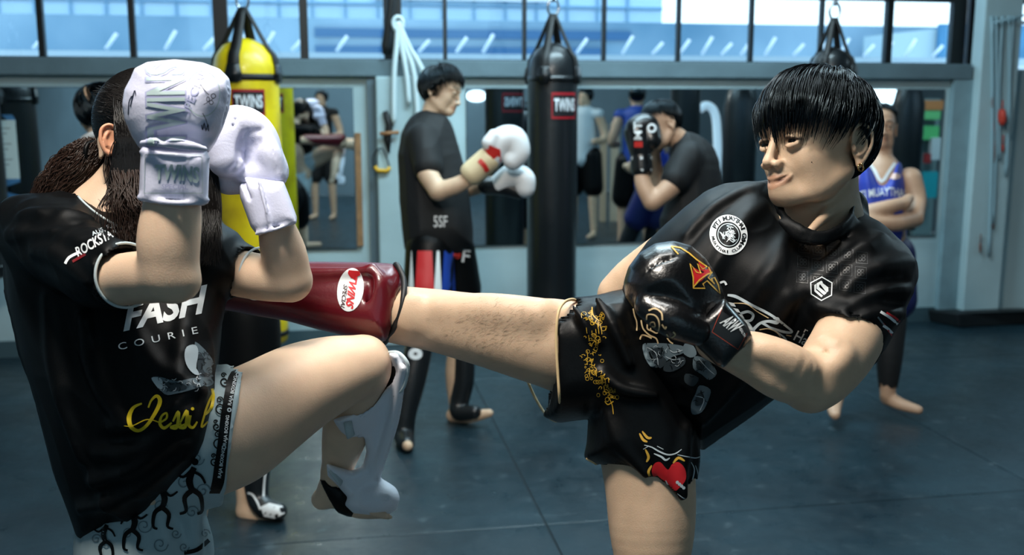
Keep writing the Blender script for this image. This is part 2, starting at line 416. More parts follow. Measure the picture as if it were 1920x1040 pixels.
def link(name, me, m=None, parent=None, smooth=True):
    o = bpy.data.objects.new(name, me); COL.objects.link(o)
    if m is not None and not me.materials:
        for q in (m if isinstance(m, (list, tuple)) else [m]): me.materials.append(q)
    if len(me.polygons): me.polygons.foreach_set('use_smooth', [bool(smooth)]*len(me.polygons))
    if parent is not None:
        o.parent = parent; 
        if parent.parent is None: o.matrix_parent_inverse = Matrix.Translation(parent.location).inverted()
    return o
# ---- decals: flat shapes given in picture pixels, laid on a surface
def bvh_of(o):
    me = o.data; n = len(me.vertices); co = np.empty(n*3, np.float32); me.vertices.foreach_get('co', co); co = co.reshape(-1, 3)
    co = co+np.array(o.location if o.parent is None else (0, 0, 0), np.float32)
    return BVHTree.FromPolygons([tuple(v) for v in co.tolist()], [tuple(p.vertices) for p in me.polygons])
BV = {}
def project_mesh(name, verts2, faces, targets, m, parent, off=.0012, maxlen=10, thick=0):
    bm = bmesh.new(); vs_ = [bm.verts.new((x, y, 0)) for x, y in verts2]
    for f in faces:
        try: bm.faces.new([vs_[i] for i in f])
        except ValueError: pass
    bmesh.ops.triangulate(bm, faces=bm.faces[:])
    for it in range(4):
        es = [e for e in bm.edges if e.calc_length() > maxlen]
        if not es: break
        bmesh.ops.subdivide_edges(bm, edges=es, cuts=1); bmesh.ops.triangulate(bm, faces=bm.faces[:])
    bts = []
    for t in targets:
        if t.name not in BV: BV[t.name] = bvh_of(t)
        bts.append(BV[t.name])
    bad = []; o_ = Vector(CO)
    for v in bm.verts:
        d = Vector(ray(v.co.x, v.co.y)).normalized(); best = None
        for bt in bts:
            h, n, i, dist = bt.ray_cast(o_, d)
            if h is not None and (best is None or dist < best[1]): best = (h, dist, n)
        if best is None: bad.append(v)
        else: v.co = best[0]-d*off
    bmesh.ops.delete(bm, geom=bad, context='VERTS')
    for f in bm.faces: f.normal_update()
    for f in bm.faces:
        if f.normal.dot(f.calc_center_median()-o_) > 0: f.normal_flip()
    # drop triangles stretched across a step in depth
    lng = [f for f in bm.faces if max(e.calc_length() for e in f.edges) > maxlen*1.8/FPX*4*2]
    bmesh.ops.delete(bm, geom=lng, context='FACES')
    me = bpy.data.meshes.new(name); bm.to_mesh(me); bm.free()
    return put(name, me, m, parent)
def text2d(txt, size=1.0, shear=0.0, bold=0.0, spacing=1.0):
    c = bpy.data.curves.new('t', 'FONT'); c.body = txt; c.size = size; c.shear = shear; c.offset = bold; c.align_x = 'CENTER'; c.align_y = 'CENTER'; c.space_character = spacing
    c.resolution_u = 3
    o = bpy.data.objects.new('t', c); COL.objects.link(o); dg = bpy.context.evaluated_depsgraph_get(); me = bpy.data.meshes.new_from_object(o.evaluated_get(dg))
    v = np.array([tuple(q.co)[:2] for q in me.vertices]) if len(me.vertices) else np.zeros((0, 2)); f = [tuple(p.vertices) for p in me.polygons]
    bpy.data.objects.remove(o); bpy.data.curves.remove(c); bpy.data.meshes.remove(me)
    return v, f
def place2d(v, c, w, h, ang=0, skew=0.0, curve=0.0, mirror=False):
    """fit text verts to width w and height h pixels about pixel c, rotated ang degrees (ccw on screen)"""
    v = v.copy(); lo, hi = v.min(0), v.max(0); v = (v-(lo+hi)/2)/(hi-lo)
    if mirror: v[:, 0] *= -1
    x = v[:, 0]*w; y = v[:, 1]*h; y = y-curve*(v[:, 0]**2-.08)*4; x = x+skew*y
    a = math.radians(ang); X = x*math.cos(a)-y*math.sin(a); Y = x*math.sin(a)+y*math.cos(a)
    return np.c_[c[0]+X, c[1]-Y]
def text_decal(name, txt, c, w, h, ang, targets, m, parent, skew=0, bold=.012, curve=0, mirror=False, shear=0, spacing=1.0, off=.0014, maxlen=10):
    v, f = text2d(txt, 1, shear, bold, spacing)
    return project_mesh(name, place2d(v, c, w, h, ang, skew, curve, mirror), f, targets, m, parent, off, maxlen)
class Flat:                          # collects 2-D shapes in pixels
    def __init__(s): s.v = []; s.f = []
    def poly(s, pts): n = len(s.v); s.v += [tuple(p) for p in pts]; s.f.append(tuple(range(n, n+len(pts)))); return s
    def add(s, v, f): n = len(s.v); s.v += [tuple(p) for p in v]; s.f += [tuple(n+i for i in q) for q in f]; return s
    def stroke(s, pts, w, smooth=6, taper=False, closed=False):
        p = crom(pts, smooth, closed) if smooth and len(pts) > 2 else np.array(pts, float); N = len(p)
        ww = np.full(N, float(w)) if not hasattr(w, '__len__') else np.interp(np.linspace(0, 1, N), np.linspace(0, 1, len(w)), w)
        if taper: ww = ww*np.sin(np.pi*np.clip(np.linspace(.06, .94, N), 0, 1))**.6
        if closed: t = np.roll(p, -1, 0)-np.roll(p, 1, 0)
        else: t = np.gradient(p, axis=0)
        t /= np.linalg.norm(t, axis=1)[:, None]+1e-9; nn = np.c_[-t[:, 1], t[:, 0]]
        L = p+nn*ww[:, None]/2; R_ = p-nn*ww[:, None]/2; n = len(s.v); s.v += [tuple(q) for q in L]+[tuple(q) for q in R_]
        for i in range(N if closed else N-1): j = (i+1) % N; s.f.append((n+i, n+j, n+N+j, n+N+i))
        return s
    def ring(s, c, r0, r1, a=0, n=40, asp=1.0, ang=0):
        t = np.linspace(0, 2*np.pi, n, endpoint=False); ca, sa = math.cos(math.radians(ang)), math.sin(math.radians(ang))
        def el(r): x = r*np.cos(t)*asp; y = r*np.sin(t); return np.c_[c[0]+x*ca-y*sa, c[1]+x*sa+y*ca]
        o, i_ = el(r1), el(r0); k = len(s.v)
        if r0 <= 0: s.v += [tuple(q) for q in o]; s.f.append(tuple(range(k, k+n)))
        else:
            s.v += [tuple(q) for q in o]+[tuple(q) for q in i_]
            for q in range(n): w = (q+1) % n; s.f.append((k+q, k+w, k+n+w, k+n+q))
        return s
    def lay(s, name, targets, m, parent, off=.0014, maxlen=10): return project_mesh(name, s.v, s.f, targets, m, parent, off, maxlen)
# ================================================================== the room
WY = 6.38
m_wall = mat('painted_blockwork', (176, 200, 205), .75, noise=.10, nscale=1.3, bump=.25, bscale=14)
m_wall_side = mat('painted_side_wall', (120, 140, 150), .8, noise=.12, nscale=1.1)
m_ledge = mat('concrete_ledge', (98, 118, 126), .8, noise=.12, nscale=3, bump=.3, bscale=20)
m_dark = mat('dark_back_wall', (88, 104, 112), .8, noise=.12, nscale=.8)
m_ceil = mat('dark_ceiling', (40, 52, 60), .9)
m_black = mat('black_steel_frame', (10, 12, 13), .45)
m_glass = bpy.data.materials.new('window_glass'); m_glass.use_nodes = True
nt = m_glass.node_tree; nt.nodes.clear()
o_ = nt.nodes.new('ShaderNodeOutputMaterial'); mx = nt.nodes.new('ShaderNodeMixShader'); tr = nt.nodes.new('ShaderNodeBsdfTransparent'); gl = nt.nodes.new('ShaderNodeBsdfGlossy')
tr.inputs[0].default_value = (.92, .98, 1, 1); gl.inputs['Roughness'].default_value = .03; mx.inputs[0].default_value = .08
nt.links.new(tr.outputs[0], mx.inputs[1]); nt.links.new(gl.outputs[0], mx.inputs[2]); nt.links.new(mx.outputs[0], o_.inputs[0])
# floor: dark training mats with scuffs
m_floor = bpy.data.materials.new('training_mat'); m_floor.use_nodes = True
nt = m_floor.node_tree; b = nt.nodes['Principled BSDF']; t = nt.nodes.new('ShaderNodeTexCoord')
n1 = nt.nodes.new('ShaderNodeTexNoise'); n1.inputs['Scale'].default_value = 1.6; n1.inputs['Detail'].default_value = 6; n1.inputs['Roughness'].default_value = .62
n2 = nt.nodes.new('ShaderNodeTexNoise'); n2.inputs['Scale'].default_value = 9; n2.inputs['Detail'].default_value = 8; n2.inputs['Roughness'].default_value = .7
nt.links.new(t.outputs['Object'], n1.inputs['Vector']); nt.links.new(t.outputs['Object'], n2.inputs['Vector'])
r1 = nt.nodes.new('ShaderNodeValToRGB'); r1.color_ramp.elements[0].position = .3; r1.color_ramp.elements[1].position = .75
r1.color_ramp.elements[0].color = (*lin((13, 28, 35)), 1); r1.color_ramp.elements[1].color = (*lin((30, 54, 64)), 1)
nt.links.new(n1.outputs['Fac'], r1.inputs[0])
r2 = nt.nodes.new('ShaderNodeValToRGB'); r2.color_ramp.elements[0].position = .60; r2.color_ramp.elements[1].position = .74
r2.color_ramp.elements[0].color = (0, 0, 0, 1); r2.color_ramp.elements[1].color = (.09, .12, .13, 1)
nt.links.new(n2.outputs['Fac'], r2.inputs[0])
ad = nt.nodes.new('ShaderNodeMix'); ad.data_type = 'RGBA'; ad.blend_type = 'ADD'; ad.inputs[0].default_value = .6
nt.links.new(r1.outputs[0], ad.inputs[6]); nt.links.new(r2.outputs[0], ad.inputs[7]); nt.links.new(ad.outputs[2], b.inputs['Base Color'])
mr = nt.nodes.new('ShaderNodeMapRange'); mr.inputs[1].default_value = .3; mr.inputs[2].default_value = .7; mr.inputs[3].default_value = .22; mr.inputs[4].default_value = .5
nt.links.new(n2.outputs['Fac'], mr.inputs[0]); nt.links.new(mr.outputs[0], b.inputs['Roughness'])
bp = nt.nodes.new('ShaderNodeBump'); bp.inputs['Strength'].default_value = .25; bp.inputs['Distance'].default_value = .01
nt.links.new(n2.outputs['Fac'], bp.inputs['Height']); nt.links.new(bp.outputs[0], b.inputs['Normal'])
X0, X1, Y0 = -3.6, 7.0, -4.6
HC = 3.6
# floor laid as mats with thin joints
fl = MB(); fl.box((X0, Y0, -.12), (X1, WY+.2, -.004)); 
struct('floor', fl, mat('joint_dark', (10, 15, 18), .8))
xs = [X0, -2.15, -.55, .72, 2.72, 4.72, X1]; ys = [Y0, -2.6, -.6, 1.4, 3.4, 5.4, WY]
k = 0
for i in range(len(xs)-1):
    for j in range(len(ys)-1):
        q = MB(); q.box((xs[i]+.002, ys[j]+.002, -.03), (xs[i+1]-.002, ys[j+1]-.002, 0))
        struct('floor_mat', q, m_floor, bevel=.003)
SILL = 1.77
q = MB(); q.box((X0, WY, 0), (4.42, WY+.22, SILL-.03)); q.box((4.42, WY+.02, 0), (X1, WY+.22, SILL-.03)); struct('wall_back', q, m_wall)
q = MB(); q.box((X0, WY-.06, SILL-.10), (4.25, WY+.26, SILL)); struct('trim_1', q, m_ledge, bevel=.006)
q = MB(); q.box((X0, WY+.1, 2.55), (X1, WY+.22, HC)); struct('trim_2', q, m_black)
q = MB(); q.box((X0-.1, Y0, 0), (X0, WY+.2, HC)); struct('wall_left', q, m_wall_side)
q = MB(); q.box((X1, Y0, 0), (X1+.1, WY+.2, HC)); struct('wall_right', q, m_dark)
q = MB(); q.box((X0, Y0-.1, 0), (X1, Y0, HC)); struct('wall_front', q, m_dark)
q = MB(); q.box((X0, Y0, HC), (X1, WY+.2, HC+.1)); struct('ceiling', q, m_ceil)
# wall pilasters
def pil(n, x0, x1, dy, m=m_wall, z1=SILL-.1): q = MB(); q.box((x0, WY-dy, 0), (x1, WY, z1)); struct(n, q, m, bevel=.01)
pil('trim_3', .26, .56, .10)
pil('trim_4', 4.27, 4.55, .12, m_wall, HC)
q = MB(); q.box((.21, WY-.035, 0), (.26, WY, SILL-.1)); struct('trim_5', q, mat('grey_pipe', (92, 112, 122), .6))
q = MB(); q.box((4.13, WY-.05, 0), (4.27, WY, SILL-.1)); struct('trim_7', q, mat('grey_block', (134, 160, 168), .7, noise=.08))
q = MB(); q.box((X0, WY-.012, 0), (4.27, WY, .10)); struct('baseboard_back', q, mat('dark_skirting', (60, 84, 92), .7))
# window frames, each bay its own window
mull = [-2.70, -2.18, -1.67, -1.16, -.65, -.16, .38, .705, 1.21, 1.73, 2.23, 2.73, 3.225, 3.71, 4.22]
wid = {-.65: .085, -.16: .05, .38: .11, 3.71: .045, 3.225: .02, 4.22: .10}
for i in range(len(mull)-1):
    a, c = mull[i], mull[i+1]; wa = wid.get(a, .035 if a < .5 else .022)/2; wc = wid.get(c, .035 if c < .5 else .022)/2
    f_ = MB(); f_.box((a-wa if i == 0 else a, WY+.08, SILL), (a+wa, WY+.13, 2.55)); f_.box((c-wc, WY+.08, SILL), (c if i < len(mull)-2 else c+wc, WY+.13, 2.55))
    f_.box((a, WY+.085, 2.185), (c, WY+.125, 2.225)); f_.box((a, WY+.085, 2.52), (c, WY+.125, 2.55))
    f_.box((a, WY+.085, SILL), (c, WY+.125, SILL+.012))
    w = struct('window_%d' % (i+1), f_, m_black)
    g = MB(); g.box((a+wa, WY+.10, SILL+.012), (c-wc, WY+.104, 2.52)); g.obj('pane', m_glass, w)
# right-hand bay beyond the column
f_ = MB(); f_.box((4.55, WY+.08, SILL), (4.62, WY+.13, 2.55)); f_.box((4.80, WY+.08, SILL), (4.83, WY+.13, 2.55)); f_.box((4.62, WY+.085, 2.05), (6.9, WY+.125, 2.07)); f_.box((4.62, WY+.085, 2.185), (6.9, WY+.125, 2.225))
f_.box((4.3, WY+.085, SILL), (4.62, WY+.125, 2.55))
w = struct('window_15', f_, m_black); g = MB(); g.box((4.62, WY+.10, SILL), (6.9, WY+.104, 2.52)); g.obj('pane', m_glass, w)
# ---- mirrors on the wall
m_mirror = mat('mirror_silver', (206, 222, 228), .015, metal=1.0)
m_edge = mat('mirror_edge', (70, 90, 98), .4)
def mirror(label, x0, x1, z0=.61, z1=1.605):
    t = thing('wall_mirror', label, 'mirror', ((x0+x1)/2, WY-.02, z0), 'mirrors along the back wall')
    boxo('backing', (x0, WY-.014, z0), (x1, WY-.002, z1), m_edge, t)
    boxo('glass', (x0+.004, WY-.018, z0+.004), (x1-.004, WY-.0142, z1-.004), m_mirror, t)
mirror('dark wall mirror behind the long-haired person on the left side of the wall', -3.3, .125)
mirror('long wall mirror between the black bag and the right-hand corner', .82, 4.085)
# wooden batten at the edge of the first mirror
boxo_ = boxo('wooden_batten', (.128, WY-.03, .63), (.165, WY-.002, 1.33), mat('raw_wood', (150, 112, 76), .7, noise=.2, nscale=18)); tag(boxo_, 'thin brown wooden batten fixed along the right edge of the left mirror', 'batten')
# ---- outside: building with panel grid, blue parapet, pale bars imitating lights reflected in the glass
t = thing('neighbouring_building', 'pale panelled building with a blue parapet band seen through the left windows', 'building', (0, 15, 0))
m_pan = mat('pale_cladding', (190, 222, 240), .6); m_blue = mat('blue_band', (62, 108, 138), .6, rgb2=(128, 160, 182), nscale=.35); m_gl = mat('cladding_joint', (120, 165, 195), .6)
boxo('facade', (-9, 15, -3), (4.9, 15.4, 6), m_pan, t)
q = MB()
for i in range(30): x = -9+i*.46; q.box((x, 14.97, 2.46), (x+.035, 15, 6))
for z in (2.90, 3.6, 4.6): q.box((-9, 14.96, z), (4.9, 15, z+.035))
q.obj('cladding_joint', m_gl, t)
boxo('parapet', (-9, 13.6, -2), (13, 14.2, 2.60), m_blue, t)
boxo('light_stripe', (.6, 14.9, 2.98), (3.2, 14.95, 3.16), mat('white_stripe', (245, 250, 252), .5), t)
q = MB(); q.box((-.2, 13.55, 2.36), (4.0, 13.6, 2.47)); q.box((-.2, 13.55, 2.14), (3.6, 13.6, 2.25)); q.obj('louvre', mat('louvre_dark', (28, 84, 128), .6), t)
t2 = thing('far_house', 'low gabled house with blue side wall outside the last right-hand window', 'house', (9, 13, 0))
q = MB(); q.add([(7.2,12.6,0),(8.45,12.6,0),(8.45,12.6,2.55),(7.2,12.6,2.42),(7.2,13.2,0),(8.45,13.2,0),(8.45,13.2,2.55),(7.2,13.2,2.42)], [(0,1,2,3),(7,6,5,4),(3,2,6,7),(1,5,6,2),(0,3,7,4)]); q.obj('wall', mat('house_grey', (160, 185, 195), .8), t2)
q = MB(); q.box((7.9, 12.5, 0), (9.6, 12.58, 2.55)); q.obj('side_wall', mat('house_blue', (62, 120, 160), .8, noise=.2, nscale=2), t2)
m_bar = mat('reflection_white', (245, 250, 255), .4)
barx = [-2.55, -1.95, -1.45, -1.12, -.86, -.6, -.35, .05, .52, .8, 1.15, 1.4, 2.05, 2.3, 2.75, 3.05, 3.32, 3.55, 3.75, 3.95, 4.2, 4.5, 4.75, 4.98, 5.25, 5.45, 5.7, 6.0, 6.3, 6.75, 7.15]
rl = thing('pane_reflections', 'row of short pale slanted bars imitating lights reflected in the window panes', 'reflection', (2, 9.6, 1.96))  # bars stand in for lights reflected on the window glass
for i, x in enumerate(barx):
    b_ = MB(); h = .11+.03*((i*7) % 3); b_.tube([(x*1.0, 9.6, 1.982), (x+.10, 9.6, 1.98+h)], .017, 8); b_.obj('reflection_bar', m_bar, rl, True)
q = MB(); q.box((-6, 9.4, 1.5), (12, 10.2, 1.96)); tag(q.obj('outdoor_ledge', mat('outdoor_concrete', (165, 185, 198), .7)), 'pale concrete ledge outside under the bars of reflected light', 'ledge')
# ================================================================== bags, notices, ropes
m_yel = mat('yellow_vinyl', (232, 206, 16), .42, rgb2=(190, 160, 10), nscale=5, thresh=(.5, .72), coat=.2)
m_vin = mat('black_vinyl', (18, 22, 25), .38, coat=.2, bump=.15, bscale=26)
m_web = mat('black_webbing', (10, 11, 12), .6)
m_chrome = mat('chrome', (190, 195, 200), .2, metal=1)
m_red = mat('label_red', (165, 24, 36), .5); m_lab = mat('label_black', (20, 20, 24), .5)
m_bluelet = mat('blue_letter', (120, 175, 225), .5)
def cyl_patch(name, cx, cy, r, a0, w, z0, z1, m, parent, off=.003):
    """curved rectangle on a cylinder: centre angle a0, width w metres"""
    q = MB(); n = 10; v = []
    for i in range(n+1):
        a = a0+(i/n-.5)*w/r
        for rr_, z in ((r+off, z0), (r+off, z1)): v.append((cx+rr_*math.cos(a), cy+rr_*math.sin(a), z))
    q.add(v, [(2*i, 2*i+2, 2*i+3, 2*i+1) for i in range(n)]); return q.obj(name, m, parent, True)
def cyl_text(txt, cx, cy, r, a0, w, z0, h, m, parent, off=.006, up=False, name='lettering'):
    v, f = text2d(txt, 1, 0, .03); lo, hi = v.min(0), v.max(0); v = (v-(lo+hi)/2)/(hi-lo)
    bm = bmesh.new(); vs_ = [bm.verts.new((a*w, b*h, 0)) for a, b in v]
    for q in f:
        try: bm.faces.new([vs_[i] for i in q])
        except ValueError: pass
    bmesh.ops.triangulate(bm, faces=bm.faces[:])
    for it in range(3):
        es = [e for e in bm.edges if e.calc_length() > .03]
        if es: bmesh.ops.subdivide_edges(bm, edges=es, cuts=1); bmesh.ops.triangulate(bm, faces=bm.faces[:])
    for p in bm.verts:
        x, y = (p.co.x, p.co.y) if not up else (-p.co.y, p.co.x); a = a0+x/r; p.co = (cx+(r+off)*math.cos(a), cy+(r+off)*math.sin(a), z0+y)
    me = bpy.data.meshes.new(name); bm.to_mesh(me); bm.free(); return put(name, me, m, parent)
def ribbon(q, pts, side, w, th):
    side = norm(side); p = crom(np.array(pts, float), 4); ww = np.interp(np.linspace(0, 1, len(p)), np.linspace(0, 1, len(w)), w); v = []
    T = np.gradient(p, axis=0)
    for i in range(len(p)):
        n_ = norm(np.cross(T[i], side))*th; v += [p[i]-side*ww[i]-n_, p[i]+side*ww[i]-n_, p[i]+side*ww[i]+n_, p[i]-side*ww[i]+n_]
    f = [(4*i+a, 4*i+(a+1) % 4, 4*i+4+(a+1) % 4, 4*i+4+a) for i in range(len(p)-1) for a in range(4)]+[(3, 2, 1, 0), tuple(4*(len(p)-1)+a for a in range(4))]
    q.add(v, f)
def bag(label, pxc, d, r, ztop, zbot, m, labs, strap_top=3.6, patches=True, cone=.20):
    b = P(pxc, 197, d); cx, cy = b[0], b[1]
    t = thing('punching_bag', label, 'punching bag', (cx, cy, zbot), 'punching bags hanging along the wall')
    q = MB(); H_ = ztop-zbot
    q.lathe((cx, cy, zbot), [(0, .01), (0, r*.8), (.02, r*.97), (.06, r), (H_*.5, r*1.01), (H_-cone, r), (H_-cone*.72, r*.985), (H_-cone*.4, r*.89), (H_-cone*.15, r*.66), (H_, r*.30), (H_+.01, .01)], 40)
    q.obj('body', m, t, True)
    for z0_, z1_ in ((H_-cone-.004, H_-cone+.028), (.055, .08)): q = MB(); q.lathe((cx, cy, zbot), [(z0_, r+.003), (z1_, r+.002)], 40); q.obj('seam_band', m_vin if m is not m_yel else m_web, t, True)
    cam_a = math.atan2(-cy, -cx); zr = ztop+.16
    for k in range(4):
        a = cam_a-.35+k*math.pi/2; q = MB(); ca, sa = math.cos(a), math.sin(a)
        pts = [(cx+(r+.004)*ca, cy+(r+.004)*sa, ztop-cone-.01), (cx+(r+.002)*ca, cy+(r+.002)*sa, ztop-cone*.80), (cx+(r*.90+.006)*ca, cy+(r*.90+.006)*sa, ztop-cone*.40), (cx+(r*.64+.006)*ca, cy+(r*.64+.006)*sa, ztop-cone*.12), (cx+.012*ca, cy+.012*sa, zr)]
        ribbon(q, pts, (-sa, ca, 0), [w_*r/.15 for w_ in (.036, .030, .026, .024, .018)], .004); s_ = q.obj('strap', m_web, t, True)
        q = MB(); ribbon(q, [(cx+(r+.009)*ca, cy+(r+.009)*sa, ztop-cone-.015), (cx+(r+.009)*ca, cy+(r+.009)*sa, ztop-cone+.01), (cx+(r+.009)*ca, cy+(r+.009)*sa, ztop-cone*.85), (cx+(r*.97+.009)*ca, cy+(r*.97+.009)*sa, ztop-cone*.62)], (-sa, ca, 0), [.022, .040, .044, .030], .004); q.obj('patch', m_vin, s_, True)
    q = MB(); q.tube([(cx+.03*math.cos(u), cy, zr+.035+.045*math.sin(u)) for u in np.linspace(0, 6.28, 20, endpoint=False)], .007, 8, closed=True); q.tube([(cx, cy+.02*math.cos(u), zr+.10+.035*math.sin(u)) for u in np.linspace(0, 6.28, 16, endpoint=False)], .006, 8, closed=True); q.obj('ring', m_chrome, t, True)
    q = MB(); q.box((cx-.022, cy-.006, zr+.12), (cx+.022, cy+.006, strap_top)); q.obj('hanging_strap', m_web, t)
    for (da, wz, z0, h, mirror_side) in labs:
        a = cam_a+da; l0 = cyl_patch('label', cx, cy, r, a, wz, z0-h/2, z0+h/2, m_red, t, .004); cyl_patch('panel', cx, cy, r, a, wz*.9, z0-h*.40, z0+h*.40, m_lab, l0, .006)
        cyl_text('TWINS', cx, cy, r, a, wz*.82, z0+.005, h*.5, m_print_w_, l0, .008)
    return t, cx, cy, cam_a
m_print_w_ = mat('label_white', (225, 230, 235), .5)
zy = lambda x, y, d: P(x, y, d)[2]
wall_side = math.pi      # the label on the wall side
bag('yellow heavy bag hanging behind the white gloves', 463, 5.2, .166, zy(460, 76, 5.2), zy(520, 662, 5.2), m_yel, [(.05, .165, zy(460, 192, 5.2), .13, 0), (math.pi-.25, .165, zy(460, 192, 5.2), .13, 1)])
bag('black heavy bag hanging beside the person with white and red gloves', 1036, 5.6, .139, zy(1036, 84, 5.6), zy(1036, 640, 5.6), m_vin, [(.50, .15, zy(1036, 198, 5.6), .14, 0), (math.pi-.12, .17, zy(1036, 198, 5.6)+.02, .13, 1)])
bag('black narrow bag hanging behind the kicker\'s head', 1556, 5.5, .115, zy(1556, 92, 5.5), .95, m_vin, [], cone=.14)
bag('black bag past the left edge, its blue letters seen in the mirror', -66, 5.5, .17, 1.72, .55, m_vin, [])
bx = P(-66, 197, 5.5); cyl_text('TWINS', bx[0], bx[1], .17, math.pi/2+.1, .80, 1.05, .22, m_bluelet, bpy.data.objects['punching_bag.003'], .008, up=True)
bag('black bag beside the mirror-side corner behind the person in the blue jersey', 1795, 4.2, .15, 1.75, .5, m_vin, []) if False else None
# notice taped on the mirror
t = thing('paper_notice', 'pale sheet of paper taped to the left mirror', 'notice', (-1.78, WY-.03, 1.03))
p0 = atY(0, 225, WY-.022); p1 = atY(37, 335, WY-.022)
boxo('sheet', (p0[0]-.12, WY-.021, p1[2]), (p1[0], WY-.0195, p0[2]), mat('paper', (196, 214, 212), .7), t)
q = MB()
for k in range(9): z = p0[2]-.05-.03*k; q.box((p0[0]-.10, WY-.0222, z), (p1[0]-.03-.02*(k % 3), WY-.0212, z+.006))
tag(q.obj('print', mat('faint_ink', (120, 135, 138), .7), t), kind='stuff')
# ropes and handles hung on the pilaster between the mirrors
m_rope = mat('pale_rope', (205, 222, 226), .6); m_wood = mat('wood_handle', (150, 104, 66), .5); m_or = mat('amber_grip', (215, 165, 20), .5)
q = MB(); 
for dx, z1 in ((-.02, 1.38), (.03, 1.50), (.10, 1.44), (.06, 1.30)): q.tube(crom([(.40, WY-.12, 1.99), (.40+dx*.6, WY-.13, 1.85), (.40+dx*1.5, WY-.135, 1.68), (.40+dx*1.9, WY-.13, z1)], 5), [.016]*15+[.008], 8) if True else None
q.tube([(.40, WY-.125, 2.0+.03*math.sin(u)) if False else (.40+.03*math.cos(u), WY-.125, 1.98+.04*math.sin(u)) for u in np.linspace(0, 6.28, 14, endpoint=False)], .012, 8, closed=True)
tag(q.obj('skipping_rope', m_rope, None, True), 'bundle of pale skipping ropes hung on the pillar left of the person in black', 'rope')
q = MB(); q.tube([(.375, WY-.10, 2.3), (.362, WY-.10, 2.1), (.325, WY-.09, 1.85), (.320, WY-.09, 1.80)], [.028, .024, .026, .016], 8); q.tube([(.355, WY-.06, 2.25), (.345, WY-.07, 1.80)], .018, 8)
tag(q.obj('hanging_strap', m_web, None, True), 'dark strap hanging over the window sill above the pillar', 'strap')
t = thing('wooden_bar', 'short wooden bar with black clip mounted on the pillar', 'bar', (.30, WY-.12, 1.35)); a = atY(712, 251, WY-.14); b_ = atY(748, 248, WY-.14)
q = MB(); q.tube([a, b_], .012, 10); q.obj('bar', m_wood, t, True)
q = MB(); a = atY(722, 208, WY-.12); b_ = atY(726, 262, WY-.12); q.tube([a, (a+b_)/2+np.array([.02, 0, 0]), b_, b_+np.array([.01, 0, -.08])], [.016, .022, .024, .006], 8); q.obj('clip', m_web, t, True)
t = thing('hand_grip', 'cable grip with amber handle hanging on the pillar', 'grip', tuple(atY(716, 325, WY-.11)))
q = MB(); c0 = atY(717, 318, WY-.12); q.tube([c0+np.array([-.045, 0, .02]), c0+np.array([-.03, 0, -.005]), c0+np.array([.03, 0, -.008]), c0+np.array([.045, 0, .015])], .013, 8); q.obj('handle', m_or, t, True)
q = MB(); q.tube(crom([c0+np.array([-.05, 0, 0]), c0+np.array([-.055, 0, .08]), c0+np.array([0, 0, .13]), c0+np.array([.045, 0, .02])], 5), .005, 6); q.obj('cable', m_web, t, True)
# straps and tassels on the right-hand column
q = MB()
for k, (x, y1) in enumerate(((1868, 420), (1880, 300), (1892, 330), (1900, 260), (1860, 480))):
    a = atY(x, 30, WY-.135); b_ = atY(x-6, y1, WY-.135); q.tube(crom([a, (a+b_)/2+np.array([.015*(-1)**k, 0, 0]), b_], 5), .011, 6)
a = atY(1864, 42, WY-.17); b_ = atY(1950, 22, WY-.17); q.tube([a, b_], .008, 6)
tag(q.obj('resistance_bands', mat('clear_band', (150, 180, 190), .4), None, True), 'pale elastic bands hanging from a rod at the right-hand column', 'band')
m_tas = mat('red_tassel', (196, 62, 44), .6); m_bt = mat('brown_tassel', (112, 64, 48), .6)
for i, (x, y0, y1, m) in enumerate(((1879, 205, 235, m_tas), (1860, 175, 210, m_bt), (1862, 225, 250, m_tas), (1864, 262, 305, m_bt), (1880, 270, 285, m_tas), (1862, 402, 430, m_bt), (1838, 455, 475, m_bt))):
    a = atY(x, y0, WY-.135 if i else WY-.19); b_ = atY(x, y1, WY-.135 if i else WY-.19); w = .035 if i == 0 else .010; q = MB(); q.tube([a, a*.7+b_*.3, a*.3+b_*.7, b_], [w*.7, w, w, w*.5], 8, flat=.6)
    q.tube([a+np.array([0, 0, .06]), a], .004, 6)
    tag(q.obj('tassel', m, None, True), ['broad red tassel hanging on the right-hand column', 'brown tassel left of and above the broad red one', 'small red tassel just left of the broad red one', 'long dark brown tassel below the small red one', 'small red tassel right below the broad red one', 'brown tag halfway down the right-hand column', 'lowest brown tag on the right-hand column'][i], 'tassel', 'tassels on the right-hand column')
# folded floor mat at the right
a = G(1750, 607); b_ = G(1930, 612)
q = MB(); q.add([(a[0]+.02, a[1]+.10, 0), (a[0]+1.6, a[1]-.25, 0), (a[0]+1.9, a[1]-.05, 0), (a[0]+.10, WY-.25, 0), (a[0]+.0, a[1]+.10, .085), (a[0]+1.6, a[1]-.25, .12), (a[0]+1.9, a[1]-.05, .12), (a[0]+.08, WY-.25, .10)], [(3,2,1,0),(4,5,6,7),(0,1,5,4),(1,2,6,5),(2,3,7,6),(3,0,4,7)])
tag(q.obj('folded_mat', mat('black_mat', (14, 20, 23), .6, bump=.2, bscale=20), None, False, .01), 'black folded mat lying on the floor by the right-hand wall', 'mat')
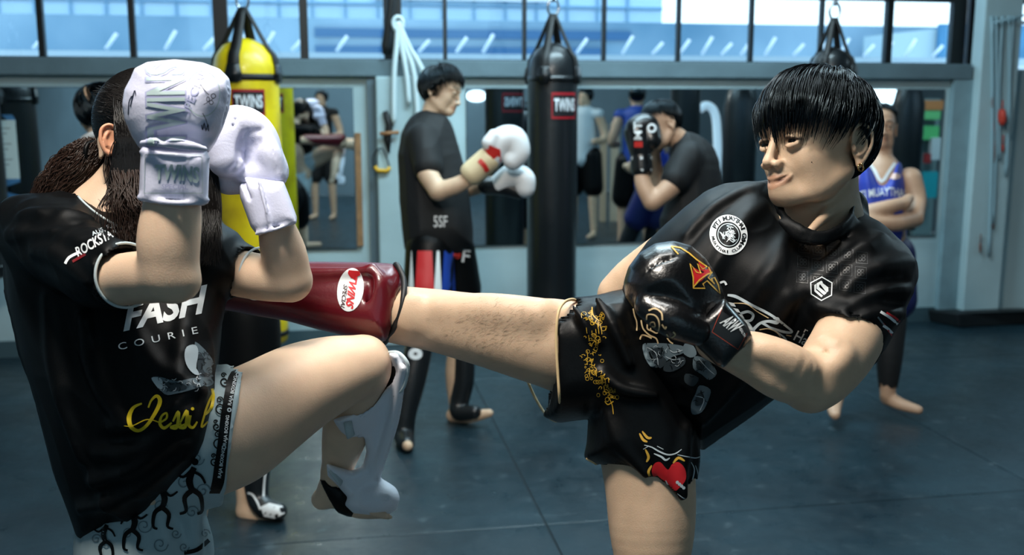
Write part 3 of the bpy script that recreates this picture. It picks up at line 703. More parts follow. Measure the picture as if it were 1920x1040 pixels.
# ---- things behind the camera, seen only in the mirrors
def refl(x, y, D):           # real place of what shows at picture point (x, y) in the mirror at virtual distance D
    p = P(x, y, D); return np.array([p[0], 2*(WY-.018)-p[1], p[2]])
def opening(x, y, D, w, h, label):  # glowing disc standing in for a bright opening in the far wall
    p = refl(x, y, D); q = MB(); n = 24
    v = [(p[0]+w*math.cos(a), Y0+.03, p[2]+h*math.sin(a)) for a in np.linspace(0, 6.28, n, endpoint=False)]; v2 = [(p[0]+w*math.cos(a), Y0+.001, p[2]+h*math.sin(a)) for a in np.linspace(0, 6.28, n, endpoint=False)]
    q.add(v+v2, [tuple(range(n)), tuple(range(2*n-1, n-1, -1))]+[(i, (i+1) % n, n+(i+1) % n, n+i) for i in range(n)])
    o = q.obj('wall_opening', mat('opening_glow', (235, 248, 255), .4, emit=(225, 245, 255), emit_s=5), None, True); tag(o, label, 'opening', 'bright openings on the far side of the gym')
Df = lambda x, y: float((2*(WY-.018)-Y0)/ray(x, y)[1])
opening(893, 180, Df(897, 178), .17, .09, 'oval bright opening reflected left of the black bag'); 
def opening_side(x, y, w, h, label):  # same glowing disc for bright openings, set on the right wall
    D = 6.93/ray(x, y)[0]; p = refl(x, y, D); q = MB(); n = 24
    v = [(6.93, p[1]+w*math.cos(a), p[2]+h*math.sin(a)) for a in np.linspace(0, 6.28, n, endpoint=False)]; v2 = [(7.0, p[1]+w*math.cos(a), p[2]+h*math.sin(a)) for a in np.linspace(0, 6.28, n, endpoint=False)]
    q.add(v+v2, [tuple(range(n))[::-1], tuple(range(n, 2*n))]+[(i, (i+1) % n, n+(i+1) % n, n+i)[::-1] for i in range(n)])
    tag(q.obj('wall_opening', mat('opening_glow', (235, 248, 255), .4), None, True), label, 'opening', 'bright openings on the far side of the gym')
opening_side(1628, 181, .42, .12, 'wide bright opening reflected just left of the person in the blue jersey'); opening_side(1668, 180, .22, .10, 'smaller bright opening reflected above the person in the blue jersey')
def rpanel(name, x0, y0, x1, y1, D, m, parent=None, th=.05):
    a, b_ = refl(x0, y0, D), refl(x1, y1, D); q = MB(); q.box((min(a[0], b_[0]), a[1]-th, max(0, min(a[2], b_[2]))), (max(a[0], b_[0]), a[1], max(a[2], b_[2]))); return q.obj(name, m, parent)
t = thing('plywood_screen', 'pale plywood screen seen in the mirror beside the black bag', 'screen', tuple(refl(1145, 450, 13)*np.array([1, 1, 0])))
rpanel('board', 1128, 232, 1146, 455, 13, mat('pale_ply', (205, 180, 150), .6), t); rpanel('board', 1147, 230, 1168, 455, 13.05, mat('pale_ply2', (222, 200, 172), .6), t)
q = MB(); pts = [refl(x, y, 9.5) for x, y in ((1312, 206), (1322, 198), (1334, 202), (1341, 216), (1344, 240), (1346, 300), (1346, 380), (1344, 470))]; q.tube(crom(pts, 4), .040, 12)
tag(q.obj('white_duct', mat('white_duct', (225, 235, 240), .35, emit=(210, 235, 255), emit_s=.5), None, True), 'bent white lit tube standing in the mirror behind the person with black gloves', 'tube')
t = thing('mural_board', 'painted mural board in green, orange and teal seen in the right end of the mirror', 'mural', tuple(refl(1740, 440, 11)*np.array([1, 1, 0])))
rpanel('board', 1728, 185, 1775, 450, 11.2, mat('mural_base', (120, 140, 140), .6), t)
for k, (x0, y0, x1, y1, rgb) in enumerate(((1728, 188, 1775, 206, (190, 120, 70)), (1733, 208, 1768, 224, (110, 190, 120)), (1727, 236, 1766, 262, (90, 185, 110)), (1748, 258, 1768, 300, (200, 205, 205)), (1736, 288, 1748, 306, (150, 40, 40)), (1732, 322, 1764, 372, (30, 160, 170)))):
    rpanel('paint_patch', x0, y0, x1, y1, 11.1, mat('paint_%d' % k, rgb, .6), t)
for i, (x, D, r_, lab) in enumerate(((1385, 9.0, .15, 'black bag on the far side of the gym, reflected left of the kicker\'s face'), (1697, 8.6, .13, 'black bag reflected behind the person in the blue jersey'))):
    p = refl(x, 300, D); q = MB(); t = thing('far_bag', lab, 'punching bag', (p[0], p[1], .3), 'bags reflected in the mirrors')
    q.lathe((p[0], p[1], 0), [(.45, .02), (.45, r_*.9), (.5, r_), (1.5, r_), (1.62, r_*.8), (1.78, .05)], 24); q.obj('body', m_vin, t, True)
    q = MB(); q.box((p[0]-.02, p[1]-.005, 1.75), (p[0]+.02, p[1]+.005, 3.6)); q.obj('hanging_strap', m_web, t)
# ================================================================== people: shared
m_skin = mat('skin_light', (211, 180, 151), .46, noise=.06, nscale=22, bump=.10, bscale=420, sss=.08, vcol=True, spec=.4)
m_hair = mat('black_hair', (2, 2, 3), .27, spec=.42)
m_hair.node_tree.nodes['Principled BSDF'].inputs['Specular Tint'].default_value = (.62, .85, 1, 1)  # cool light put into the tint of the hair highlights
m_shirt = mat('black_jersey', (4, 6, 8), .48, bump=.12, bscale=900, spec=.16)
m_satin = mat('black_satin', (5, 6, 7), .42, spec=.18, bump=.05, bscale=120)
m_leather = mat('black_leather', (10, 11, 13), .30, spec=.6, bump=.10, bscale=220, coat=.25)
m_white_l = mat('white_leather', (222, 226, 238), .40, bump=.06, bscale=260, coat=.15)
m_print_w = mat('white_print', (225, 230, 232), .5)
m_eye = mat('eye_white', (205, 205, 200), .2, spec=.6); m_iris = mat('dark_iris', (16, 10, 8), .12); m_teeth = mat('teeth', (225, 220, 208), .3)
m_gold = mat('gold_thread', (190, 150, 40), .45); m_cream = mat('cream_piping', (214, 186, 140), .5)

def smooth01(x, a, b): t = np.clip((x-a)/(b-a), 0, 1); return t*t*(3-2*t)
class Frame:                                      # local head frame -> camera space
    def __init__(s, c, F, U, sc=1.0):
        s.c = np.array(c, float); s.F = norm(F); s.L = norm(np.cross(s.F, U)); s.U = norm(np.cross(s.L, s.F)); s.s = sc
        # camera space (right,up,forward) is left handed: cross(F,U) gives the side facing ... fixed by caller through sgn
    def __call__(s, f, u, l): return s.c+s.s*(f*s.F+u*s.U+l*s.L)
    def inv(s, V): q = (V-s.c)/s.s; return q@s.F, q@s.U, q@s.L
    @property
    def A(s): return [s.F, s.U, s.L]
def head_sdf(v, H, ears=(1, -1), smile=1.0, fine=True):
    s = H.s; A = H.A; E = lambda c, r, k=.01, op='u', A_=None: v.ell(H(*c), np.array(r)*s, A_ or A, k*s, op)
    C = lambda pts, r, k=.01, op='u', n=4: v.chain([H(*p) for p in pts], np.array(r)*s, k*s, op, n)
    E((-.017, .030, 0), (.088, .083, .075)); E((.016, -.022, 0), (.063, .078, .056), .02)
    for g in (1, -1):
        C([(-.012, -.048, .052*g), (.030, -.078, .040*g), (.060, -.086, .014*g)], [.017, .014, .012], .022)
        E((.039, -.029, .037*g), (.027, .028, .018), .018)           # cheek
        E((.024, -.060, .036*g), (.027, .028, .016), .018)
    E((.043, .045, 0), (.036, .040, .046), .025)
    E((.063, -.0845, 0), (.018, .0140, .018), .02)                    # chin
    C([(.078, .020, .008), (.076, .023, .024), (.062, .020, .046)], [.008, .008, .008], .014); C([(.078, .020, -.008), (.076, .023, -.024), (.062, .020, -.046)], [.008, .008, .008], .014)
    C([(.073, -.053, 0), (.073, -.071, 0)], [.017, .015], .02)      # muzzle
    for g in (1, -1): E((.089, .001, .030*g), (.0115, .0095, .0155), .012, 's')
    C([(.079, .014, 0), (.087, -.006, 0), (.095, -.025, 0)], [.0070, .0070, .0072], .008)
    E((.0980, -.0330, 0), (.0092, .0080, .0090), .007)
    for g in (1, -1): E((.0880, -.0370, .0128*g), (.0120, .0074, .0064), .005)
    if fine:
        for g in (1, -1): E((.0940, -.0435, .0070*g), (.006, .0030, .0032), .002, 's')
        for g in (1, -1):
            E((.0685, .000, .030*g), (.0140, .0135, .0150), .003)             # lids over the eyeball
            C([(.0795, .0052, .018*g), (.0822, .0074, .029*g), (.0745, .0040, .043*g)], [.0016, .0019, .0016], .003)
            C([(.0800, -.0085, .020*g), (.0800, -.0105, .030*g), (.0745, -.0075, .041*g)], [.0022, .0028, .002], .004)
            E((.084, -.0018, .0300*g), (.0122, .0031, .0145), .0010, 's')
    # lips, mouth
    w = .021+.004*smile; up = .0085*smile; mo = .0045
    C([(.0730, -.0665+mo+up, -w), (.0865, -.0630+mo, -.010), (.0882, -.0635+mo, 0), (.0865, -.0630+mo, .010), (.0730, -.0665+mo+up, w)], [.0014, .0030, .0030, .0030, .0014], .005)
    C([(.0725, -.0690+mo+up, -w), (.0840, -.0750+mo, -.010), (.0858, -.0765+mo, 0), (.0840, -.0750+mo, .010), (.0725, -.0690+mo+up, w)], [.0014, .0034, .0042, .0034, .0014], .005)
    if fine:
        C([(.0760, -.0672+mo+up, -w+.001), (.0900, -.0688+mo, -.010), (.094, -.0695+mo, 0), (.0900, -.0688+mo, .010), (.0760, -.0672+mo+up, w-.001)], [.0012, .0036*max(.5, smile), .0042*max(.5, smile), .0036*max(.5, smile), .0012], .001, 's')
        for g in (1, -1): C([(.084, -.040, .017*g), (.077, -.050, .026*g), (.070, -.060, .031*g)], [.0012, .0018, .001], .008, 's')
    for g in ears:                                # ears: rim, bowl, antihelix, lobe
        o = lambda f, u, l: (f-.017, u-.012, (.073+l)*g)
        E(o(-.004, .002, .004), (.017, .027, .006), .006)
        if fine:
            E(o(.000, .004, .012), (.0115, .0175, .006), .002, 's')
            C([o(.012, .006, .004), o(.010, .026, .008), o(-.004, .034, .012), o(-.018, .024, .016), o(-.020, .004, .015), o(-.012, -.016, .010), o(-.003, -.026, .006)], [.0022, .0028, .003, .0032, .003, .0035, .005], .002)
            C([o(-.002, .020, .009), o(-.011, .010, .012), o(-.011, -.004, .011), o(-.004, -.012, .009)], [.002, .0025, .0025, .0025], .002)
            E(o(.0115, -.004, .008), (.0035, .006, .004), .003)
            E(o(.002, -.014, .009), (.005, .0035, .004), .003)
        E(o(-.001, -.026, .006), (.0065, .0085, .004), .005)
def face_color(V, H, base=(1, 1, 1), brow=1.0, lips=(.74, .56, .52)):
    f, u, l = H.inv(V); col = np.ones((len(V), 3))*np.array(base)
    def mixc(m, c): col[:] = col*(1-m[:, None])+np.array(c)*m[:, None]
    front = smooth01(f, .05, .07)
    al = np.abs(l)
    lipm = smooth01(f, .068, .074)*(1-smooth01(((u+.0650-.60*al**1.3)/.0120)**2+(l/.0265)**2, .75, 1.1)); mixc(lipm*.85, lips)
    cav = (1-smooth01(np.abs(u+.0645-.60*al**1.3)/.0040+(l/.023)**2*1., .6, 1.0))*smooth01(f, .062, .07)*(1-smooth01(f, .0850, .0885)); mixc(cav*.9, (.25, .10, .10))
    browc = .0285-.10*(np.maximum(al-.03, 0))**1.2+.05*np.minimum(al-.012, 0)
    bm_ = (1-smooth01(np.abs(u-browc)/.0052, .55, 1.1))*smooth01(al, .009, .014)*(1-smooth01(al, .046, .054))*smooth01(f, .045, .055); mixc(bm_*.85*brow, (.06, .05, .05))
    lash = (1-smooth01(np.abs(u-.0026+.25*np.maximum(al-.032, 0))/.0030, .5, 1.0))*smooth01(al, .014, .018)*(1-smooth01(al, .043, .047))*smooth01(f, .062, .068); mixc(lash*.95, (.05, .03, .03))
    st = (1-smooth01(np.abs(u+.051)/.005, .4, 1.2))*(1-smooth01(al, .018, .03))*smooth01(f, .072, .078)*.28; mixc(st*brow, (.25, .22, .2))
    return col
def eyes(H, parent, gaze=(1, -.05, 0), name='eye', r=.0125):
    for g in (1, -1):
        q = MB(); c = H(.0668, -.001, .030*g); gz = norm(H.F*gaze[0]+H.U*gaze[1]+H.L*gaze[2]); a = norm(np.cross(gz, H.U)); b = np.cross(a, gz)
        n = 24; vv = []; prof = [(math.cos(t)*r*H.s, math.sin(t)*r*H.s) for t in np.linspace(0, math.pi, 19)]
        for z, rr_ in prof:
            for k in range(n): an = 2*math.pi*k/n; vv.append(c2w(c+gz*z+(a*math.cos(an)+b*math.sin(an))*rr_))
        for i in range(18):
            fs = [(i*n+k, i*n+(k+1) % n, (i+1)*n+(k+1) % n, (i+1)*n+k) for k in range(n)]
            if i == 0: q.add(vv, fs, 1)
            else: q.f += fs; q.mi += [1 if i < 4 else 0]*len(fs)
        q.obj('eye', [m_eye, m_iris], parent, True)
# ---------------------------------------------------------------- hair strands as one mesh
def strands(name, paths, m, parent, r0=.0011, n=3, rtip=.25):
    """paths: list of (k,3) world arrays; tapered tubes in one mesh (vectorised)"""
    V = []; F = []; base = 0
    byl = {}
    for p, r in paths: byl.setdefault(len(p), []).append((p, r))
    for L, lst in byl.items():
        A = np.array([p for p, r in lst]); R = np.array([r for p, r in lst]); N = len(A)
        T = np.gradient(A, axis=1); T /= np.linalg.norm(T, axis=2, keepdims=True)+1e-12
        ref = np.array([.13, .21, .97]); a = np.cross(T, ref); a /= np.linalg.norm(a, axis=2, keepdims=True)+1e-9; b = np.cross(T, a)
        tap = np.interp(np.linspace(0, 1, L), [0, .1, .6, 1], [.6, 1, .9, rtip])
        ring = []
        for k in range(n):
            an = 2*math.pi*k/n; ring.append(A+(a*math.cos(an)+b*math.sin(an))*(R[:, None]*tap[None, :])[..., None])
        vv = np.stack(ring, 2)                     # N,L,n,3
        V.append(vv.reshape(-1, 3)); ii = np.arange(N)[:, None, None]*L*n+np.arange(L-1)[None, :, None]*n+np.arange(n)[None, None, :]
        jj = np.arange(N)[:, None, None]*L*n+np.arange(L-1)[None, :, None]*n+((np.arange(n)+1) % n)[None, None, :]
        F.append(np.stack([ii, jj, jj+n, ii+n], -1).reshape(-1, 4)+base); base += N*L*n
    V = np.concatenate(V); F = np.concatenate(F)
    me = bpy.data.meshes.new(name); me.vertices.add(len(V)); me.vertices.foreach_set('co', V.astype(np.float32).ravel())
    me.loops.add(len(F)*4); me.loops.foreach_set('vertex_index', F.astype(np.int32).ravel()); me.polygons.add(len(F)); me.polygons.foreach_set('loop_start', np.arange(0, len(F)*4, 4, dtype=np.int32)); me.update(calc_edges=True)
    return put(name, me, m, parent)
def join_mesh(a, b):
    """join object b into a (one hair piece made of cap and strands)"""
    n = len(a.data.vertices); ca = np.empty(n*3, np.float32); a.data.vertices.foreach_get('co', ca); k = len(b.data.vertices); cb = np.empty(k*3, np.float32); b.data.vertices.foreach_get('co', cb)
    def li(me): q = np.empty(len(me.loops), np.int32); me.loops.foreach_get('vertex_index', q); s_ = np.empty(len(me.polygons), np.int32); me.polygons.foreach_get('loop_start', s_); return q, s_
    la, sa = li(a.data); lb, sb = li(b.data)
    me = bpy.data.meshes.new(a.data.name); me.vertices.add(n+k); me.vertices.foreach_set('co', np.r_[ca, cb]); me.loops.add(len(la)+len(lb)); me.loops.foreach_set('vertex_index', np.r_[la, lb+n])
    me.polygons.add(len(sa)+len(sb)); me.polygons.foreach_set('loop_start', np.r_[sa, sb+len(la)].astype(np.int32)); me.update(calc_edges=True)
    me.polygons.foreach_set('use_smooth', [True]*len(me.polygons))
    for m in a.data.materials: me.materials.append(m)
    a.data = me; bpy.data.objects.remove(b)
    return a
def bowl_hair(H, parent, m, th_front, th_side, th_back, n=2600, lift=.014, crown=(-.055, .105), seed=1, cap=True, whorl=.25, rad=.0013, jit=.10, capstep=.003, prof=None):
    """short hair falling from the crown; th_* = how far (radians from the crown direction) it reaches"""
    r = np.random.default_rng(seed); s = H.s
    C0 = np.array([-.0085, .027, 0]); RR = np.array([.088, .084, .079])
    ax = norm(np.array([crown[0], crown[1], 0])); e1 = norm(np.array([ax[1], -ax[0], 0])); e2 = np.array([0, 0, 1.0])
    PX_, PY_ = prof or ([0, .18, .42, .62, 1], [th_front, th_front*.99, th_side, (th_side+th_back)/2+.12, th_back])
    def end(phi):                                # phi 0 = front
        c = math.cos(phi); a = abs(phi)/math.pi
        return np.interp(a, PX_, PY_)
    def surf(th, phi, h):
        d = ax*math.cos(th)+(e1*math.cos(phi)+e2*math.sin(phi))*math.sin(th); q = d/np.sqrt(((d/RR)**2).sum()); return C0+q+d*h
    paths = []
    for i in range(n):
        phi = r.uniform(-math.pi, math.pi); te = end(phi)*(1+r.normal(0, jit*.5)); t0 = te*r.uniform(0, .62)**1.0; L = 12
        row = int(t0*5); cn = hash((round(phi*8+row*.37), row, seed)) % 997/997.0; cl = round(phi*8+row*.37)/8-row*.046; te *= 1+jit*.55*(cn-.5); hh = lift*(.30+.35*r.random()+.45*((cn*7.3) % 1)); wv = r.normal(0, .05); pts = []
        for k in range(L):
            t = k/(L-1); th = t0+(te-t0)*t; ph = phi+(cl-phi)*.75*t+whorl*t*(1-.3*t)+wv*t+(cn-.5)*.25*t
            h = hh*math.sin(math.pi*min(1, .15+.75*t))**.6+.001
            if t > .8 and abs(ph) < 1.2: h += .006*(t-.8)/.2
            pts.append(H(*surf(th, ph, h)))
        paths.append((c2w(np.array(pts)), rad*s*r.uniform(.7, 1.3)))
    st = strands('hair', paths, m, parent)
    if cap:
        # under-cap so that no scalp shows
        e = (H(*(C0+RR*1.2+.02)), H(*(C0-RR*1.2-.02))); lo = H.c-.16*s; hi = H.c+.17*s
        v = Vol(*[np.arange(lo[i], hi[i], capstep*s) for i in range(3)])
        v.ell(H(*C0), (RR+lift*.45)*s, H.A, 0)
        X = v.x[:, None, None]; Y = v.y[None, :, None]; Z = v.z[None, None, :]
        q = [(X-H.c[0])*a_[0]+(Y-H.c[1])*a_[1]+(Z-H.c[2])*a_[2] for a_ in (H.F, H.U, H.L)]
        p = [(q[i]/s-C0[i])/RR[i] for i in range(3)]; nn = np.sqrt(p[0]**2+p[1]**2+p[2]**2)+1e-9
        dd = [q[i]/s-C0[i] for i in range(3)]; dn = np.sqrt(dd[0]**2+dd[1]**2+dd[2]**2)+1e-9
        ct = (dd[0]*ax[0]+dd[1]*ax[1])/dn; th = np.arccos(np.clip(ct, -1, 1)); ph = np.abs(np.arctan2(dd[2], dd[0]*e1[0]+dd[1]*e1[1]))/math.pi
        te = np.interp(ph, PX_, PY_)
        v.D = np.maximum(v.D, ((th-te*.93)*.08*s).astype(np.float32))
        v.D = np.maximum(v.D, -((nn-1.0)*.08*s+.004*s).astype(np.float32))
        me = v.mesh('hair_cap', smooth=1); cp = put('hair_cap', me, m, parent)
        st = join_mesh(st, cp)
    st.name = 'hair'
    return st
# ================================================================== the kicker on the right
def build_kicker():
    c = px
    v = Vol(axis((-.70, .40, .0045), (.40, .66, .0019), (.66, .80, .004)), axis((-2.05, -.56, .014), (-.56, .02, .0045), (.02, .42, .0019)), axis((1.42, 1.58, .0045), (1.58, 1.90, .0024), (1.90, 2.3, .006)))
    th = math.radians(61); H = Frame(px(1524, 270, 1.75), (-math.sin(th), -.02, -math.cos(th)), (.03, 1, .02), 1.06)
    if H.L[2] > 0: pass
    # neck and trunk
    v.chain([c(1540, 300, 1.79), c(1546, 360, 1.79), c(1540, 430, 1.80)], [.053, .0575, .064], .012)
    v.chain([c(1590, 315, 1.78), c(1575, 370, 1.735), c(1520, 432, 1.70)], [.010, .010, .007], .022)
    v.chain([c(1538, 430, 1.80), c(1460, 520, 1.85), c(1370, 640, 1.90), c(1220, 750, 1.91)], [.07, .085, .085, .09], .03)
    head_sdf(v, H)
    # left arm (image right)
    v.chain([c(1636, 510, 1.735), c(1600, 610, 1.655), c(1578, 655, 1.62), c(1545, 700, 1.58), c(1524, 722, 1.565)], [.045, .054, .0535, .048, .040], .02)
    v.chain([c(1522, 718, 1.565), c(1470, 696, 1.545), c(1420, 672, 1.535), c(1385, 660, 1.53), c(1340, 640, 1.53)], [.040, .0455, .040, .034, .030], .012)
    v.ell(c(1512, 742, 1.56), (.020, .018, .02), None, .02)
    # right arm, swung down behind the hip
    v.chain([c(1300, 460, 1.87), c(1200, 520, 1.93), c(1163, 552, 1.95)], [.058, .048, .043], .02)
    v.chain([c(1165, 555, 1.95), c(1190, 640, 2.02), c(1215, 700, 2.06)], [.043, .040, .030], .01)
    # kicking leg
    v.chain([c(1180, 690, 1.90), c(1060, 650, 1.895), c(1000, 637, 1.90), c(900, 617, 1.915), c(820, 601, 1.93), c(760, 592, 1.94), c(715, 585, 1.95)], [.095, .0865, .079, .067, .060, .0565, .054], .02)
    v.chain([c(715, 583, 1.955), c(600, 560, 1.985), c(480, 540, 2.03), c(330, 520, 2.10)], [.048, .042, .038, .032], .02)
    v.ell(c(772, 585, 1.885), (.030, .033, .012), None, .02)       # knee cap
    v.chain([c(1010, 590, 1.84), c(920, 580, 1.865), c(830, 575, 1.885)], [.030, .028, .016], .03)
    # foot of the kicking leg behind the other fighter
    v.chain([c(330, 520, 2.10), c(290, 520, 2.13), c(285, 440, 2.15)], [.034, .034, .024], .02)
    # standing leg down to the mat
    kn = P(1222, 1075, 1.86); an = np.array([kn[0]+.02, kn[1]+.06, .09])
    w = w2c(kn); a_ = w2c(an); ft = w2c([an[0]-.03, an[1]-.17, .03]); hl = w2c([an[0]+.01, an[1]+.03, .035])
    v.chain([c(1200, 760, 1.90), c(1218, 900, 1.875), c(1222, 990, 1.865), w], [.092, .084, .078, .062], .03)
    mid = (w*.62+a_*.38); v.chain([w, mid, a_], [.062, .058, .036], .01)
    v.cap(hl, ft, .034, .026, .02)
    v.fold([(1532, 648), (1548, 660), (1566, 672)], .005, .006, 's', inset=.2); v.fold([(1440, 655), (1480, 668), (1520, 690)], .010, .03); v.fold([(1395, 672), (1450, 708), (1495, 735)], .006, .02, 's')
    v.fold([(1545, 640), (1580, 660), (1560, 690)], .010, .03)
    me = v.mesh('person', lambda V: np.where((V[:, 1] > .03)[:, None] & (V[:, 0] > .33)[:, None], face_color(V, H), np.ones((len(V), 3))), 2)
    body = put('person', me, m_skin, None, origin=(an[0], an[1], 0))
    tag(body, 'person in a black t-shirt and black shorts throwing a high kick to the left', 'person')
    eyes(H, body, gaze=(1, -.08, .10))
    # teeth
    q = MB()
    for k in range(-4, 5): 
        a = H(.0800-.0010*abs(k)**1.3*.8, -.0610+.0003*k*k*.5, k*.0042); q.tube([c2w(a+H.U*.0045), c2w(a-H.U*.0035)], .0023, 8)
    q.obj('teeth', m_teeth, body, True)
    # hair
    hr = bowl_hair(H, body, m_hair, 1.93, 1.78, 2.50, n=5200, lift=.020, seed=3, rad=.0011, jit=.2, prof=([0, .16, .26, .36, .44, .56, .66, 1], [2.00, 1.90, 1.76, 1.78, 1.42, 1.46, 2.05, 2.38]))
    # ear ring
    q = MB(); e0 = H(-.015, -.046, .085); q.tube([c2w(e0+.006*(math.cos(t)*H.F+math.sin(t)*H.U)) for t in np.linspace(0, 2*math.pi, 16, endpoint=False)], .0014, 8, closed=True)
    q.lathe(tuple(c2w(H(-.015, -.041, .0865))), [(-.002, .0005), (-.0015, .002), (.0015, .002), (.002, .0005)], 10)
    q.obj('earring', mat('gold_metal', (225, 180, 120), .2, metal=1), body, True)
    # ---------------- shirt
    v = Vol(axis((.18, .80, .0038)), axis((-.34, .20, .0038)), axis((1.50, 2.05, .0045)))
    dz = [(1450, 500, 1.80), (1448, 362, 1.87), (1540, 450, 1.80), (1600, 400, 1.81), (1660, 520, 1.745), (1270, 450, 1.86), (1400, 780, 1.88), (1250, 700, 1.88)]
    v.infl([(1438, 342), (1400, 341), (1360, 347), (1322, 362), (1285, 388), (1250, 418), (1215, 452), (1190, 490), (1168, 545), (1172, 620), (1200, 700), (1250, 775), (1300, 832), (1318, 842), (1350, 818), (1400, 783), (1453, 746), (1500, 700), (1560, 640), (1660, 560), (1700, 520), (1695, 480), (1650, 430), (1606, 386), (1598, 400), (1575, 430), (1535, 444), (1500, 434), (1470, 408), (1452, 378)], dz, .125, .11, 0, Tb=.11)
    v.chain([c(1470, 370, 1.86), c(1535, 372, 1.88), c(1590, 385, 1.86)], [.03, .035, .03], .03)
    v.infl([(1545, 540), (1533, 610), (1560, 625), (1600, 655), (1630, 694), (1642, 684), (1662, 650), (1688, 600), (1706, 560), (1718, 520), (1712, 494), (1688, 462), (1640, 425), (1590, 420)], [(1583, 655, 1.635), (1640, 470, 1.725), (1700, 540, 1.69)], .070, .060, .035)
    # right sleeve
    v.chain([c(1320, 450, 1.86), c(1255, 500, 1.91)], [.046, .040], .02)
    for pts, r_ in [([(1702, 492), (1650, 505), (1590, 545)], .012), ([(1706, 545), (1655, 545), (1590, 572)], .011), ([(1696, 590), (1645, 585), (1598, 592)], .010), ([(1545, 575), (1590, 600), (1636, 655)], .007),
                    ([(1480, 560), (1445, 620), (1415, 700)], .012), ([(1580, 460), (1530, 530), (1490, 620)], .010), ([(1425, 352), (1350, 385), (1290, 440)], .009), ([(1430, 385), (1385, 430), (1330, 520)], .009), ([(1475, 440), (1450, 500), (1400, 580)], .008),
                    ([(1650, 445), (1600, 480), (1560, 515)], .009), ([(1550, 560), (1515, 610), (1490, 680)], .010), ([(1330, 560), (1320, 640), (1290, 720)], .009), ([(1400, 690), (1360, 740), (1320, 790)], .008)]:
        v.fold(pts, r_*.8, .022)
    for pts, r_ in [([(1696, 520), (1645, 526), (1590, 560)], .007), ([(1690, 568), (1645, 565), (1600, 582)], .006), ([(1510, 560), (1475, 620), (1450, 690)], .007), ([(1620, 470), (1580, 505), (1540, 560)], .006), ([(1400, 360), (1340, 400), (1290, 460)], .006)]:
        v.fold(pts, r_, .016, 's')
    # collar hole, sleeve hole
    v.chain([c(1536, 300, 1.79), c(1530, 350, 1.785), c(1531, 386, 1.775)], [.058, .060, .0545], .004, 's')
    ad_ = norm(c(1545, 700, 1.58)-c(1600, 610, 1.655)); v.cap(c(1583, 650, 1.62), c(1583, 650, 1.62)+ad_*.12, .0565, .062, .002, 's')
    ring = [(1456, 376, 1.755), (1472, 408, 1.705), (1500, 431, 1.68), (1535, 441, 1.672), (1570, 430, 1.68), (1595, 402, 1.72), (1598, 372, 1.77), (1585, 345, 1.83), (1550, 328, 1.87), (1500, 325, 1.85), (1462, 342, 1.78)]
    rp_ = crom([c(*p) for p in ring], 4, True); v.chain(list(rp_)+[rp_[0]], [.0065]*(len(rp_)+1), .006, n=1)
    rp2 = crom([c(*p) for p in [(1462, 415, 1.70), (1496, 445, 1.68), (1535, 454, 1.668), (1576, 443, 1.685), (1604, 410, 1.725)]], 4); v.chain(list(rp2), [.005]*len(rp2), .008, n=1)
    sh = put('shirt', v.mesh('shirt', smooth=3, noise=creases((-.6, -.7, .1), 8, .0065, 2)), m_shirt, body)
    # hem stitching line on the sleeve
    # ---------------- shorts
    v = Vol(axis((.0, .34, .0042)), axis((-.47, .0, .0042)), axis((1.70, 2.12, .0046)))
    v.infl([(985, 700), (1000, 745), (1020, 778), (1047, 790), (1105, 784), (1102, 830), (1096, 857), (1130, 874), (1170, 898), (1210, 930), (1255, 962), (1293, 979), (1303, 955), (1309, 930), (1312, 890), (1322, 858), (1320, 800), (1280, 700), (1200, 560), (1176, 538), (1120, 552), (1076, 560), (1050, 562), (1000, 570), (985, 620)], [(1050, 660, 1.90), (1200, 640, 1.90), (1210, 850, 1.885)], .108, .075, 0, Tb=.115)
    v.chain([c(1180, 690, 1.90), c(1060, 650, 1.895), c(1000, 637, 1.90), c(930, 620, 1.91)], [.088, .092, .094, .10], 0, 's')
    v.cap(c(1025, 690, 1.92), c(960, 660, 1.95), .085, .09, .002, 's')
    v.chain([c(1206, 860, 1.885), c(1218, 930, 1.875), c(1222, 1030, 1.865)], [.082, .094, .10], .002, 's')
    A_, B_, C_ = c(1044, 600, 1.80), c(1047, 745, 1.80), c(990, 720, 2.0); nrm = np.cross(B_-A_, C_-A_); nrm = nrm if nrm[0] < 0 else -nrm
    v.half(A_, nrm)
    for pts, r_ in [([(1075, 575, 1.81), (1095, 600, 1.795), (1120, 640, 1.79)], .006), ([(1120, 560, 1.82), (1150, 610, 1.79), (1180, 680, 1.78)], .008), ([(1130, 700, 1.785), (1170, 730, 1.775), (1230, 740, 1.775)], .008), ([(1140, 780, 1.80), (1160, 830, 1.79), (1210, 890, 1.785)], .007), ([(1290, 800, 1.80), (1280, 870, 1.79), (1285, 930, 1.79)], .008)]:
        v.chain([c(*p) for p in pts], [r_*.5, r_, r_*.5], .02)
    so = put('shorts', v.mesh('shorts', smooth=2, noise=creases((.2, -1, .1), 10, .0045, 3)), m_satin, body)
    bt = bvh_of(so)
    def onto(o, pts, off=.001, fallback=None):
        out = []
        for p in crom(np.array(pts, float), 6):
            d = Vector(ray(p[0], p[1])).normalized(); h = BV.setdefault(o.name, bvh_of(o)).ray_cast(Vector(CO), d)[0]
            if h is not None and (not out or (h-Vector(out[-1])).length < .05): out.append(tuple(h-d*off))
        return out
    q = MB()
    q.tube([c2w(px(*p)) for p in crom([(1086, 566, 1.90), (1072, 561, 1.86), (1056, 568, 1.82), (1046, 590, 1.80), (1043, 640, 1.795), (1046, 700, 1.795), (1049, 745, 1.80), (1051, 775, 1.85), (1044, 789, 1.90), (1025, 778, 1.95), (1005, 748, 1.985), (990, 715, 2.0), (984, 690, 2.01)], 6)], .0028, 8)
    hp = onto(so, [(1100, 859), (1130, 876), (1170, 900), (1210, 931), (1250, 959), (1288, 975)])
    if len(hp) > 3: q.tube(hp, .0026, 8)
